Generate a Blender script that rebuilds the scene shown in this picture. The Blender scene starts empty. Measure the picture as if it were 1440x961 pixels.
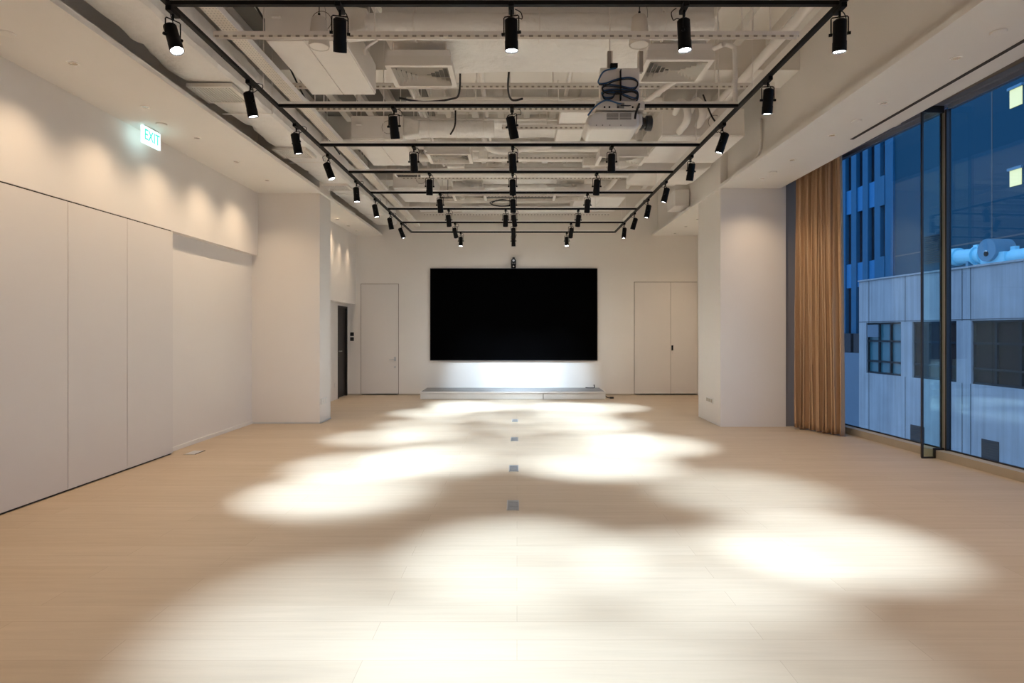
import bpy, bmesh, math, random
from mathutils import Vector, Matrix, Quaternion, Euler, noise
random.seed(7)
sc = bpy.context.scene
C = sc.collection
PI = math.pi

# ------------------------------------------------------------------ camera, world, exposure
cam = bpy.data.cameras.new('camera')
cam.sensor_width = 36.0
cam.lens = 880.0 / 1440.0 * 36.0
cam.shift_x = -7.0 / 1440.0
cam.shift_y = -14.5 / 1440.0
cam.clip_start = 0.05
cam.clip_end = 500
cam_o = bpy.data.objects.new('camera', cam)
C.objects.link(cam_o)
cam_o.location = (0, 0, 1.5)
cam_o.rotation_euler = (PI / 2, 0, 0)
sc.camera = cam_o
sc.view_settings.view_transform = 'Standard'
sc.view_settings.look = 'None'
sc.view_settings.gamma = 1.0
sc.view_settings.use_curve_mapping = False
sc.view_settings.exposure = 4.02
sc.cycles.max_bounces = 10
sc.cycles.diffuse_bounces = 6
sc.cycles.caustics_reflective = False
sc.cycles.caustics_refractive = False
sc.cycles.sample_clamp_indirect = 6.0

w = bpy.data.worlds.new('dusk_sky')
sc.world = w
w.use_nodes = True
bg = w.node_tree.nodes['Background']
bg.inputs[0].default_value = (0.46, 0.62, 1.0, 1)
bg.inputs[1].default_value = 0.098

SPOT_W = 70.0          # track spotlights, centre beam, watt
SPILL_W = 1.1           # the same fixtures, wide spill around the beam
SPOT_COL = (0.59, 0.785, 1.0)
SPILL_COL = (0.78, 0.87, 0.95)
DOWN_W = 3.7          # recessed downlights
DOWN_COL = (1.0, 0.76, 0.51)

# ------------------------------------------------------------------ materials
def mat(name, col, rough=0.6, metal=0.0, var=0.0, vscale=3.0, bump=0.0, bscale=40.0, bdist=0.01, spec=0.5, emit=None, estr=0.0):
    m = bpy.data.materials.new(name)
    m.use_nodes = True
    nt = m.node_tree
    b = nt.nodes['Principled BSDF']
    b.inputs['Base Color'].default_value = (*col, 1)
    b.inputs['Roughness'].default_value = rough
    b.inputs['Metallic'].default_value = metal
    b.inputs['Specular IOR Level'].default_value = spec
    tc = nt.nodes.new('ShaderNodeTexCoord')
    if var > 0:
        n = nt.nodes.new('ShaderNodeTexNoise')
        n.inputs['Scale'].default_value = vscale
        n.inputs['Detail'].default_value = 6
        nt.links.new(tc.outputs['Object'], n.inputs['Vector'])
        mx = nt.nodes.new('ShaderNodeMix')
        mx.data_type = 'RGBA'
        mx.inputs[6].default_value = (*[c * (1 - var) for c in col], 1)
        mx.inputs[7].default_value = (*[min(1, c * (1 + var)) for c in col], 1)
        nt.links.new(n.outputs['Fac'], mx.inputs[0])
        nt.links.new(mx.outputs[2], b.inputs['Base Color'])
    if bump > 0:
        n2 = nt.nodes.new('ShaderNodeTexNoise')
        n2.inputs['Scale'].default_value = bscale
        n2.inputs['Detail'].default_value = 4
        nt.links.new(tc.outputs['Object'], n2.inputs['Vector'])
        bp = nt.nodes.new('ShaderNodeBump')
        bp.inputs['Strength'].default_value = bump
        bp.inputs['Distance'].default_value = bdist
        nt.links.new(n2.outputs['Fac'], bp.inputs['Height'])
        nt.links.new(bp.outputs['Normal'], b.inputs['Normal'])
    if emit:
        b.inputs['Emission Color'].default_value = (*emit, 1)
        b.inputs['Emission Strength'].default_value = estr
    return m

M = {}
M['wall'] = mat('wall_paint', (0.79, 0.74, 0.685), 0.75, var=0.02, vscale=1.5, bump=0.04, bscale=180)
M['panel'] = mat('partition_laminate', (0.74, 0.69, 0.645), 0.6, var=0.015, vscale=1.2, bump=0.03, bscale=260)
M['soffit'] = mat('soffit_paint', (0.79, 0.75, 0.70), 0.8, var=0.015)
M['service'] = mat('service_paint', (0.84, 0.80, 0.755), 0.65, var=0.05, vscale=5, bump=0.10, bscale=25)
M['insul'] = mat('painted_insulation', (0.83, 0.805, 0.77), 0.7, var=0.05, vscale=4, bump=0.9, bscale=6, bdist=.05)
M['slab'] = mat('painted_slab', (0.80, 0.76, 0.71), 0.85, var=0.06, vscale=2)
M['void'] = mat('deck_rib_shade', (0.22, 0.20, 0.18), 0.9)  # shade in the recesses between the deck ribs, painted as a dark tone
M['black'] = mat('black_powder_coat', (0.0035, 0.0035, 0.004), 0.5, spec=0.15)
M['blacksat'] = mat('black_satin', (0.012, 0.012, 0.013), 0.35)
M['cable'] = mat('black_cable', (0.010, 0.010, 0.011), 0.6)
M['bluecable'] = mat('blue_cable', (0.02, 0.085, 0.19), 0.5)
M['screen'] = mat('screen_black', (0.0003, 0.0002, 0.0003), 0.7, spec=0.02)
M['bezel'] = mat('screen_bezel', (0.008, 0.008, 0.02), 0.4)
M['white_plastic'] = mat('white_plastic', (0.74, 0.715, 0.67), 0.4)
M['speaker'] = mat('speaker_shell', (0.66, 0.615, 0.555), 0.5)
M['grille'] = mat('grille_grey', (0.20, 0.19, 0.175), 0.6)
M['steel'] = mat('brushed_steel', (0.55, 0.55, 0.56), 0.35, metal=0.9)
M['galv'] = mat('floor_box_metal', (0.62, 0.62, 0.62), 0.4, metal=0.6)
M['trim'] = mat('white_trim', (0.80, 0.76, 0.70), 0.5)
M['brown'] = mat('dark_door_veneer', (0.012, 0.008, 0.006), 0.5, var=0.3, vscale=8)
M['reveal'] = mat('taupe_and_reveal_shade', (0.23, 0.19, 0.155), 0.8)  # shadow of the curtain pocket put into the colour; also door frame lines
M['gap'] = mat('shadow_gap', (0.045, 0.036, 0.028), 0.9)
M['alu'] = mat('dark_bronze_frame', (0.014, 0.013, 0.014), 0.4)
M['taupe'] = mat('taupe_mullion_cap', (0.30, 0.24, 0.225), 0.5)
M['head'] = mat('window_head_grey', (0.20, 0.22, 0.30), 0.6)
M['curb'] = mat('stone_curb', (0.42, 0.36, 0.28), 0.6, var=0.06, vscale=6)
M['stage_top'] = mat('stage_carpet', (0.26, 0.25, 0.24), 0.85, var=0.25, vscale=60)
M['stage_face'] = mat('stage_fascia', (0.74, 0.71, 0.67), 0.55, var=0.08, vscale=5)
M['lens'] = mat('lamp_lens', (0.9, 0.9, 0.9), 0.3, emit=(0.92, 0.96, 1.0), estr=3.5)
M['downlens'] = mat('downlight_lens', (0.10, 0.07, 0.05), 0.25, emit=(1.0, 0.72, 0.45), estr=0.015)
M['sign'] = mat('exit_sign_face', (0.9, 0.95, 0.95), 0.3, emit=(0.55, 0.93, 1.0), estr=0.10)
M['signgreen'] = mat('exit_sign_green', (0.01, 0.45, 0.34), 0.4, emit=(0.0, 0.66, 0.48), estr=0.055)
# outside
M['concrete'] = mat('board_marked_concrete', (0.55, 0.53, 0.52), 0.9, var=0.22, vscale=1.3, bump=0.3, bscale=12)
M['joint'] = mat('concrete_joint', (0.16, 0.155, 0.15), 0.9)
M['tower'] = mat('blue_tile_cladding', (0.012, 0.13, 0.24), 0.7, var=0.12, vscale=2)
M['podium'] = mat('grey_podium_wall', (0.20, 0.25, 0.30), 0.8, var=0.1, vscale=2)
M['spandrel'] = mat('spandrel_panel', (0.012, 0.20, 0.42), 0.6, var=0.1, vscale=3)
M['tglass'] = mat('dark_tower_glass', (0.006, 0.009, 0.018), 0.3)
M['pale'] = mat('pale_rendered_wall', (0.004, 0.07, 0.115), 0.9, var=0.06, vscale=.3)
M['oglass'] = mat('opposite_window_glass', (0.05, 0.17, 0.20), 0.25, var=0.3, vscale=1.5)
M['dglass'] = mat('opposite_glass_brown_reflection', (0.040, 0.024, 0.020), 0.7, var=0.35, vscale=1.5, spec=0.15)  # brown reflections in these panes are painted as base colour
M['oframe'] = mat('opposite_window_frame', (0.022, 0.024, 0.030), 0.6, spec=0.2)
M['vent'] = mat('vent_louvre', (0.035, 0.03, 0.035), 0.7)
M['duct_cyan_lit'] = mat('duct_cyan_light', (0.40, 0.85, 1.0), 0.45, var=0.08, vscale=3)  # cyan light falling on the roof ducts is put into this colour
M['duct_dark'] = mat('drum_blue_grey', (0.16, 0.32, 0.42), 0.6)
M['lit'] = mat('lit_room', (0.8, 0.7, 0.4), 0.6, emit=(1.0, 0.74, 0.30), estr=0.065)
M['ground'] = mat('street_asphalt', (0.05, 0.05, 0.055), 0.9)

def streak(m, amt):
    # vertical board marks and run-off streaks in the concrete
    nt = m.node_tree
    b = nt.nodes['Principled BSDF']
    src = b.inputs['Base Color'].links[0].from_socket
    tc = nt.nodes.new('ShaderNodeTexCoord')
    mp = nt.nodes.new('ShaderNodeMapping')
    mp.inputs['Scale'].default_value = (5, 5, .18)
    n = nt.nodes.new('ShaderNodeTexNoise')
    n.inputs['Scale'].default_value = 1.6
    n.inputs['Detail'].default_value = 7
    cr = nt.nodes.new('ShaderNodeValToRGB')
    cr.color_ramp.elements[0].position = .32
    cr.color_ramp.elements[0].color = (1 - amt, 1 - amt, 1 - amt, 1)
    cr.color_ramp.elements[1].position = .62
    nt.links.new(tc.outputs['Object'], mp.inputs[0])
    nt.links.new(mp.outputs[0], n.inputs['Vector'])
    nt.links.new(n.outputs['Fac'], cr.inputs[0])
    mx = nt.nodes.new('ShaderNodeMix'); mx.data_type = 'RGBA'; mx.blend_type = 'MULTIPLY'
    mx.inputs[0].default_value = 1
    nt.links.new(src, mx.inputs[6]); nt.links.new(cr.outputs[0], mx.inputs[7])
    nt.links.new(mx.outputs[2], b.inputs['Base Color'])
streak(M['concrete'], .2)
def glass_mat(name, tint, ior=1.45):
    m = bpy.data.materials.new(name)
    m.use_nodes = True
    nt = m.node_tree
    nt.nodes.clear()
    out = nt.nodes.new('ShaderNodeOutputMaterial')
    mix = nt.nodes.new('ShaderNodeMixShader')
    fr = nt.nodes.new('ShaderNodeFresnel')
    ge = nt.nodes.new('ShaderNodeNewGeometry')
    mi = nt.nodes.new('ShaderNodeMix')
    mi.inputs[2].default_value = ior
    mi.inputs[3].default_value = 1.0 / ior
    nt.links.new(ge.outputs['Backfacing'], mi.inputs[0])
    nt.links.new(mi.outputs[0], fr.inputs['IOR'])
    tr = nt.nodes.new('ShaderNodeBsdfTransparent')
    tr.inputs[0].default_value = (*tint, 1)
    gl = nt.nodes.new('ShaderNodeBsdfGlossy')
    gl.inputs['Roughness'].default_value = 0.0
    gl.inputs['Color'].default_value = (0.55, 0.75, 0.95, 1)
    nt.links.new(fr.outputs[0], mix.inputs[0])
    nt.links.new(tr.outputs[0], mix.inputs[1])
    nt.links.new(gl.outputs[0], mix.inputs[2])
    nt.links.new(mix.outputs[0], out.inputs[0])
    return m
M['glass'] = glass_mat('coated_window_glass', (0.78, 0.93, 1.0), 1.6)
M['fin'] = glass_mat('clear_fin_glass', (0.86, 0.95, 0.93), 1.25)

def floor_mat():
    m = bpy.data.materials.new('oak_plank_floor')
    m.use_nodes = True
    nt = m.node_tree
    b = nt.nodes['Principled BSDF']
    b.inputs['Roughness'].default_value = 0.52
    b.inputs['Specular IOR Level'].default_value = 0.35
    tc = nt.nodes.new('ShaderNodeTexCoord')
    br = nt.nodes.new('ShaderNodeTexBrick')
    br.offset = 0.37
    br.inputs['Color1'].default_value = (0.50, 0.393, 0.283, 1)
    br.inputs['Color2'].default_value = (0.468, 0.362, 0.255, 1)
    br.inputs['Mortar'].default_value = (0.385, 0.292, 0.204, 1)
    br.inputs['Scale'].default_value = 1.0
    br.inputs['Mortar Size'].default_value = 0.0018
    br.inputs['Mortar Smooth'].default_value = 0.3
    br.inputs['Brick Width'].default_value = 1.9
    br.inputs['Row Height'].default_value = 0.19
    nt.links.new(tc.outputs['Object'], br.inputs['Vector'])
    mp = nt.nodes.new('ShaderNodeMapping')
    mp.inputs['Scale'].default_value = (0.9, 11.0, 1)
    nt.links.new(tc.outputs['Object'], mp.inputs['Vector'])
    n = nt.nodes.new('ShaderNodeTexNoise')
    n.inputs['Scale'].default_value = 1.8
    n.inputs['Detail'].default_value = 8
    n.inputs['Roughness'].default_value = 0.6
    nt.links.new(mp.outputs[0], n.inputs['Vector'])
    cr = nt.nodes.new('ShaderNodeValToRGB')
    cr.color_ramp.elements[0].position = 0.3
    cr.color_ramp.elements[0].color = (0.93, 0.925, 0.92, 1)
    cr.color_ramp.elements[1].position = 0.7
    cr.color_ramp.elements[1].color = (1.06, 1.06, 1.06, 1)
    nt.links.new(n.outputs['Fac'], cr.inputs[0])
    mx = nt.nodes.new('ShaderNodeMix')
    mx.data_type = 'RGBA'
    mx.blend_type = 'MULTIPLY'
    mx.inputs[0].default_value = 0.9
    nt.links.new(br.outputs['Color'], mx.inputs[6])
    nt.links.new(cr.outputs[0], mx.inputs[7])
    nt.links.new(mx.outputs[2], b.inputs['Base Color'])
    return m
M['floor'] = floor_mat()
def slot_mat(name, base, hole, px, dx, py=0.0, dy=1.0):
    """punched sheet metal: holes repeat every px metres along x (and py along y)"""
    m = mat(name, base, 0.6)
    nt = m.node_tree
    b = nt.nodes['Principled BSDF']
    tc = nt.nodes.new('ShaderNodeTexCoord')
    sp = nt.nodes.new('ShaderNodeSeparateXYZ')
    nt.links.new(tc.outputs['Object'], sp.inputs[0])
    def band(sock, p, d):
        dv = nt.nodes.new('ShaderNodeMath'); dv.operation = 'DIVIDE'; dv.inputs[1].default_value = p
        nt.links.new(sock, dv.inputs[0])
        fr = nt.nodes.new('ShaderNodeMath'); fr.operation = 'FRACT'
        nt.links.new(dv.outputs[0], fr.inputs[0])
        lt = nt.nodes.new('ShaderNodeMath'); lt.operation = 'LESS_THAN'; lt.inputs[1].default_value = d
        nt.links.new(fr.outputs[0], lt.inputs[0])
        return lt.outputs[0]
    fac = band(sp.outputs[0], px, dx)
    if py:
        f2 = band(sp.outputs[1], py, dy)
        mu = nt.nodes.new('ShaderNodeMath'); mu.operation = 'MULTIPLY'
        nt.links.new(fac, mu.inputs[0]); nt.links.new(f2, mu.inputs[1])
        fac = mu.outputs[0]
    mx = nt.nodes.new('ShaderNodeMix'); mx.data_type = 'RGBA'
    mx.inputs[6].default_value = (*base, 1); mx.inputs[7].default_value = (*hole, 1)
    nt.links.new(fac, mx.inputs[0])
    nt.links.new(mx.outputs[2], b.inputs['Base Color'])
    return m
M['slots'] = slot_mat('slotted_channel_side', (0.36, 0.32, 0.27), (0.80, 0.75, 0.67), 0.066, 0.55)
M['perf'] = slot_mat('perforated_tray_bottom', (0.72, 0.66, 0.585), (0.45, 0.41, 0.36), 0.024, 0.4, 0.034, 0.4)

def curtain_mat():
    m = mat('brown_curtain_cloth', (0.48, 0.30, 0.17), 0.9, var=0.08, vscale=60, bump=0.2, bscale=300)
    m.node_tree.nodes['Principled BSDF'].inputs['Sheen Weight'].default_value = 0.3
    return m
M['curtain'] = curtain_mat()

# ------------------------------------------------------------------ mesh helpers
class MB:
    def __init__(s):
        s.bm = bmesh.new()
    def box(s, x0, x1, y0, y1, z0, z1, mtx=None):
        vs = [s.bm.verts.new(v) for v in ((x0, y0, z0), (x1, y0, z0), (x1, y1, z0), (x0, y1, z0),
                                          (x0, y0, z1), (x1, y0, z1), (x1, y1, z1), (x0, y1, z1))]
        for f in ((3, 2, 1, 0), (4, 5, 6, 7), (0, 1, 5, 4), (1, 2, 6, 5), (2, 3, 7, 6), (3, 0, 4, 7)):
            s.bm.faces.new([vs[i] for i in f])
        if mtx:
            for v in vs:
                v.co = mtx @ v.co
        return s
    def prism(s, pts, a, b):
        """pts: 3D points of a polygon, extruded from offset vector a to b"""
        a, b = Vector(a), Vector(b)
        v0 = [s.bm.verts.new(Vector(p) + a) for p in pts]
        v1 = [s.bm.verts.new(Vector(p) + b) for p in pts]
        n = len(pts)
        s.bm.faces.new(list(reversed(v0)))
        s.bm.faces.new(v1)
        for i in range(n):
            s.bm.faces.new([v0[i], v0[(i + 1) % n], v1[(i + 1) % n], v1[i]])
        return s
    def cone(s, p, q, r0, r1, seg=16, cap=True):
        p, q = Vector(p), Vector(q)
        d = (q - p).normalized()
        a = d.orthogonal().normalized()
        c = d.cross(a)
        k0 = [s.bm.verts.new(p + (a * math.cos(t) + c * math.sin(t)) * r0) for t in [2 * PI * i / seg for i in range(seg)]]
        k1 = [s.bm.verts.new(q + (a * math.cos(t) + c * math.sin(t)) * r1) for t in [2 * PI * i / seg for i in range(seg)]]
        for i in range(seg):
            s.bm.faces.new([k0[i], k0[(i + 1) % seg], k1[(i + 1) % seg], k1[i]])
        if cap:
            s.bm.faces.new(list(reversed(k0)))
            s.bm.faces.new(k1)
        return s
    def cyl(s, p, q, r, seg=16):
        return s.cone(p, q, r, r, seg)
    def lathe(s, prof, seg=28, origin=(0, 0, 0)):
        """prof: list of (r, z), bottom to top or any; closed if ends have r=0"""
        o = Vector(origin)
        rings = []
        for r, z in prof:
            if r < 1e-6:
                rings.append([s.bm.verts.new(o + Vector((0, 0, z)))])
            else:
                rings.append([s.bm.verts.new(o + Vector((r * math.cos(2 * PI * i / seg), r * math.sin(2 * PI * i / seg), z))) for i in range(seg)])
        for A, B in zip(rings, rings[1:]):
            for i in range(seg):
                j = (i + 1) % seg
                a = [A[0]] if len(A) == 1 else [A[i], A[j]]
                b = [B[0]] if len(B) == 1 else [B[j], B[i]]
                if len(a) + len(b) >= 3:
                    s.bm.faces.new(a + b)
        return s
    def tube(s, pts, r, seg=8, res=1):
        P = [Vector(p) for p in pts]
        if res > 1 and len(P) > 2:
            Q = []
            for i in range(len(P) - 1):
                p0 = P[max(i - 1, 0)]; p1 = P[i]; p2 = P[i + 1]; p3 = P[min(i + 2, len(P) - 1)]
                for k in range(res):
                    t = k / res
                    Q.append(0.5 * ((2 * p1) + (-p0 + p2) * t + (2 * p0 - 5 * p1 + 4 * p2 - p3) * t * t + (-p0 + 3 * p1 - 3 * p2 + p3) * t ** 3))
            Q.append(P[-1])
            P = Q
        rings = []
        up = None
        for i, p in enumerate(P):
            d = (P[min(i + 1, len(P) - 1)] - P[max(i - 1, 0)])
            if d.length < 1e-9:
                d = Vector((0, 0, 1))
            d.normalize()
            if up is None:
                up = d.orthogonal().normalized()
            else:
                up = up - d * up.dot(d)
                if up.length < 1e-6:
                    up = d.orthogonal()
                up.normalize()
            c = d.cross(up)
            rings.append([s.bm.verts.new(p + (up * math.cos(2 * PI * k / seg) + c * math.sin(2 * PI * k / seg)) * r) for k in range(seg)])
        for A, B in zip(rings, rings[1:]):
            for i in range(seg):
                s.bm.faces.new([A[i], A[(i + 1) % seg], B[(i + 1) % seg], B[i]])
        s.bm.faces.new(list(reversed(rings[0])))
        s.bm.faces.new(rings[-1])
        return s
    def mesh(s, name, m):
        bmesh.ops.recalc_face_normals(s.bm, faces=s.bm.faces)
        me = bpy.data.meshes.new(name)
        s.bm.to_mesh(me)
        s.bm.free()
        me.materials.append(m)
        for p in me.polygons:
            p.use_smooth = True
        me.set_sharp_from_angle(angle=math.radians(35))
        return me
    def build(s, name, m, parent=None, bevel=0.0):
        o = bpy.data.objects.new(name, s.mesh(name, m))
        C.objects.link(o)
        if parent:
            o.parent = parent
        if bevel > 0:
            b = o.modifiers.new('bevel', 'BEVEL')
            b.width = bevel
            b.segments = 2
            b.limit_method = 'ANGLE'
        return o

def tag(o, label, cat, group=None, kind=None):
    o['label'] = label
    o['category'] = cat
    if group:
        o['group'] = group
    if kind:
        o['kind'] = kind
    return o
def thing(name, label, cat, loc=(0, 0, 0), rz=0.0, group=None):
    o = bpy.data.objects.new(name, None)
    C.objects.link(o)
    o.empty_display_size = 0.1
    o.location = loc
    o.rotation_euler = (0, 0, rz)
    return tag(o, label, cat, group)
def struct(name, mb, m, label=None, parent=None, bevel=0.0):
    o = mb.build(name, m, parent, bevel)
    if parent is None:
        o['kind'] = 'structure'
        if label:
            o['label'] = label
            o['category'] = name.split('_')[0]
    return o
def copy_tree(o, parent=None):
    c = o.copy()
    C.objects.link(c)
    c.parent = parent
    for ch in list(o.children):
        copy_tree(ch, c)
    return c

# ------------------------------------------------------------------ dimensions
YB, YF = 14.667, -4.0          # back wall, wall behind the camera
XL = -4.2                      # left wall plane (panels and bulkhead)
ZS = 3.74                      # soffit underside
ZC = 4.95                      # slab underside
XSL, XSR = -3.16, 3.16         # soffit inner edges
XSO = 4.13                     # right soffit outer edge (curtain pocket)
KF = -0.067                    # facade slope dX/dY
def XG(y): return 5.143 + KF * (y - 6.347)      # glass line
def XK(y): return 5.0 + KF * (y - 6.47)         # curb face line
ZH = 4.11                      # window head
FD = Vector((KF, 1, 0)).normalized()            # along the facade
FN = Vector((1, -KF, 0)).normalized()           # outwards

# ------------------------------------------------------------------ room shell
struct('floor', MB().prism([(-4.6, YF - .1, 0), (XG(YF - .1) + .03, YF - .1, 0), (XG(9.87) + .03, 9.87, 0), (4.91, YB + .2, 0), (-4.6, YB + .2, 0)], (0, 0, -.2), (0, 0, 0)), M['floor'], 'light oak plank floor with pools of white light')
struct('ceiling', MB().prism([(-4.6, YF - .1, 0), (XG(YF - .1) + .05, YF - .1, 0), (XG(9.87) + .05, 9.87, 0), (4.91, YB + .2, 0), (-4.6, YB + .2, 0)], (0, 0, ZC), (0, 0, ZC + .2)), M['slab'], 'painted slab above the open services')
struct('wall_back', MB().box(-4.6, 5.2, YB, YB + .2, 0, ZC), M['wall'], 'beige end wall behind the black screen')
struct('wall_front', MB().box(-4.6, 5.9, YF - .2, YF, 0, ZC), M['wall'], 'wall behind the camera')
# left side
struct('wall_left', MB().box(XL - .4, XL, YF, 10.15, 2.725, ZC).box(XL - .4, XL - .10, YF, 10.15, 0, 2.725), M['wall'],
       'left wall with a bulkhead over the recessed bay')
struct('column_left', MB().box(-4.6, -3.20, 10.15, 10.74, 0, ZC), M['wall'], 'square pier standing out of the left wall')
struct('wall_left_far', MB().box(-4.6, -3.78, 10.74, YB, 2.13, ZC).box(-4.6, -3.97, 10.74, 13.86, 0, 2.13)
       .box(-4.6, -3.97, 14.62, YB, 0, 2.13).box(-4.6, -3.97, 13.86, 14.62, 2.06, 2.13), M['wall'], 'left wall beyond the pier with the dark door')
struct('ceiling_left', MB().box(XL, XSL, YF, YB, ZS, ZS + .05), M['soffit'], 'lowered plaster soffit along the left wall')
# right side
struct('column_right', MB().box(3.19, 4.215, 9.81, 11.0, 0, ZC), M['wall'], 'square pier beside the curtain')
struct('wall_right_far', MB().box(4.235, 4.6, 11.0, YB, 0, ZC), M['wall'], 'right wall beyond the pier')
struct('wall_reveal', MB().box(4.215, 5.0, 9.87, 11.0, 0, ZC), M['reveal'], 'wall return behind the curtain, its shade painted in as taupe')
struct('ceiling_right', MB().box(XSR, XSO, YF, 9.9, ZS, ZS + .05).box(XSR, 4.235, 9.9, YB, ZS, ZS + .05), M['soffit'],
       'lowered plaster soffit along the window side')
struct('wall_upstand_right', MB().box(3.30, 3.42, YF, YB, ZS + .075, ZC), M['wall'], 'plain upstand above the right soffit')
struct('wall_pocket', MB().box(XSO - .08, XSO, YF, 9.87, ZS + .05, ZC), M['reveal'], 'inner side of the curtain pocket')
# slot in the right soffit
struct('trim_1', MB().box(3.885, 3.925, YF, 7.3, ZS - .004, ZS + .002), M['gap'], 'linear air slot in the right soffit')
# baseboards
struct('baseboard_back', MB().box(-3.97, 4.235, YB - .012, YB, 0, .035), M['curb'])
struct('baseboard_left', MB().box(XL - .10, XL - .085, 7.64, 10.15, 0, .05), M['trim'])
struct('baseboard_column', MB().box(-4.285, -3.19, 10.138, 10.15, 0, .02).box(-3.20, -3.188, 10.138, 10.74, 0, .02), M['galv'])

# left partition panels
ends = [7.636 - 0.891 * k for k in range(0, 8)]
plab = ['tall beige partition panel farthest along, next to the recessed bay', 'tall beige partition panel, second from the recessed bay',
        'tall beige partition panel, third from the recessed bay, at the photo edge']
for i, y1 in enumerate(ends[:4]):
    y0 = y1 - 0.891
    t = thing('partition_panel', plab[i] if i < 3 else 'tall beige partition panel, fourth from the recessed bay', 'wall panel', (XL, (y0 + y1) / 2, 0), 0, 'flush panels along the left wall')
    MB().box(-.09, 0, -.4455 + .004, .4455 - (.004 if i else 0), .018, 2.712).build('leaf', M['panel'], t)
    MB().box(-.095, -.02, -.44, .44, 0.0, .018).build('bottom_seal', M['gap'], t)
struct('trim_2', MB().box(XL - .098, XL - .012, YF, 7.62, 2.712, 2.725), M['gap'], 'dark gap above the partition panels')
struct('wall_left_near', MB().box(XL - .09, XL, YF, ends[4] + .891 - .004, 0, 2.712), M['panel'], 'flush beige wall nearest the camera')

# ------------------------------------------------------------------ doors in the back wall
def P_at(px, py, Y):
    return ((px - 727) * Y / 880, 1.5 - (py - 466) * Y / 880)
d1 = thing('door_1', 'flush beige single door left of the black screen', 'door', (-3.65 + .435, YB, 0))
d1['kind'] = 'structure'
MB().box(-.434, .434, -.012, -.001, .008, 2.60).build('leaf', M['panel'], d1)
MB().box(-.446, -.434, -.006, -.001, 0, 2.612).box(.434, .446, -.006, -.001, 0, 2.612).box(-.434, .434, -.006, -.001, 2.60, 2.612).build('frame', M['reveal'], d1)
h = MB().box(.335, .385, -.02, -.012, .80, .90)
h.cyl((.36, -.02, .835), (.36, -.065, .835), .011)
h.tube([(.36, -.06, .835), (.30, -.062, .835), (.235, -.06, .835)], .010)
h.cyl((.36, -.02, .66), (.36, -.03, .66), .022)
h.build('door_handle', M['steel'], d1)
d2 = thing('door_2', 'flush beige double door right of the black screen', 'door', (3.52, YB, 0))
d2['kind'] = 'structure'
MB().box(-.765, .075, -.012, -.001, .008, 2.645).build('leaf', M['panel'], d2)
MB().box(.083, .70, -.012, -.001, .008, 2.645).build('leaf', M['panel'], d2)
MB().box(-.777, -.765, -.005, -.001, 0, 2.657).box(.075, .083, -.004, -.001, 0, 2.645).box(-.765, .70, -.005, -.001, 2.645, 2.657).build('frame', M['reveal'], d2)
MB().box(.095, .140, -.02, -.012, 1.05, 1.17).build('pull_handle', M['black'], d2, .004)
MB().cyl((.118, -.02, .985), (.118, -.012, .985), .008).build('keyhole', M['steel'], d2)
d3 = thing('door_3', 'dark brown door in the niche left of the beige door', 'door', (-3.97, 14.24, 0))
d3['kind'] = 'structure'
MB().box(-.06, -.03, -.33, .33, .01, 2.03).build('leaf', M['brown'], d3)
MB().box(-.10, .01, -.38, -.33, 0, 2.07).box(-.10, .01, .33, .38, 0, 2.07).box(-.10, .01, -.33, .33, 2.03, 2.07).build('frame', M['brown'], d3)
h = MB().cyl((-.03, -.24, 1.05), (.02, -.24, 1.05), .012).tube([(.02, -.24, 1.05), (.02, -.17, 1.05), (.02, -.12, 1.05)], .010)
h.cyl((-.03, -.24, .93), (-.02, -.24, .93), .02)
h.build('door_handle', M['steel'], d3)

def plate(name, label, cat, loc, rz, w_, h_, gang, m, ms):
    t = thing(name, label, cat, loc, rz)
    MB().box(-w_ / 2, w_ / 2, -.010, 0, -h_ / 2, h_ / 2).build('cover_plate', m, t, .003)
    for g in range(gang):
        cx = -w_ / 2 + w_ * (g + .5) / gang
        MB().box(cx - w_ / gang * .33, cx + w_ / gang * .33, -.014, -.010, -h_ * .3, h_ * .3).build('insert', ms, t)
    return t
plate('wall_switch', 'upper of two black wall switches beside the dark door', 'switch', (-3.865, YB, 1.43), 0, .085, .085, 1, M['black'], M['blacksat'])
plate('wall_switch', 'lower of two black wall switches beside the dark door', 'switch', (-3.865, YB, 1.315), 0, .085, .085, 1, M['black'], M['blacksat'])
plate('wall_socket', 'white socket plate low on the left pier', 'socket', (-3.20, 10.36, .35), PI / 2, .32, .10, 3, M['white_plastic'], M['trim'])
plate('wall_socket', 'white socket plate low on the right pier', 'socket', (3.19, 10.35, .36), -PI / 2, .34, .09, 3, M['white_plastic'], M['curb'])
plate('wall_socket', 'small white socket in the niche by the dark door', 'socket', (-3.97, 13.65, .32), PI / 2, .09, .09, 1, M['white_plastic'], M['trim'])

# ------------------------------------------------------------------ screen, camera, stage
sx = (722.5 - 727) / 60
scr = thing('display_screen', 'huge black video wall on the end wall', 'screen', (sx, YB, .815))
MB().box(-1.955, 1.955, -.055, -.02, 0, 2.155).box(-1.9, 1.9, -.02, 0, .05, 2.1).build('bezel', M['bezel'], scr, .004)
MB().box(-1.943, 1.943, -.058, -.055, .012, 2.143).build('panel', M['screen'], scr)
ptz = thing('conference_camera', 'small black camera sitting on top of the screen', 'camera', (sx - .005, YB - .05, 2.97))
MB().box(-.055, .055, -.05, .05, 0, .09).build('base', M['black'], ptz, .012)
MB().box(-.06, .06, -.03, .03, .085, .10).box(-.06, -.04, -.03, .03, .09, .19).box(.04, .06, -.03, .03, .09, .19).build('yoke', M['black'], ptz)
MB().cyl((0, -.06, .175), (0, .05, .175), .055, 20).cyl((0, -.01, .2), (0, -.01, .255), .03).build('head', M['blacksat'], ptz, .006)
MB().cyl((0, -.062, .175), (0, -.07, .175), .025).build('lens', M['steel'], ptz)
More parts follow.
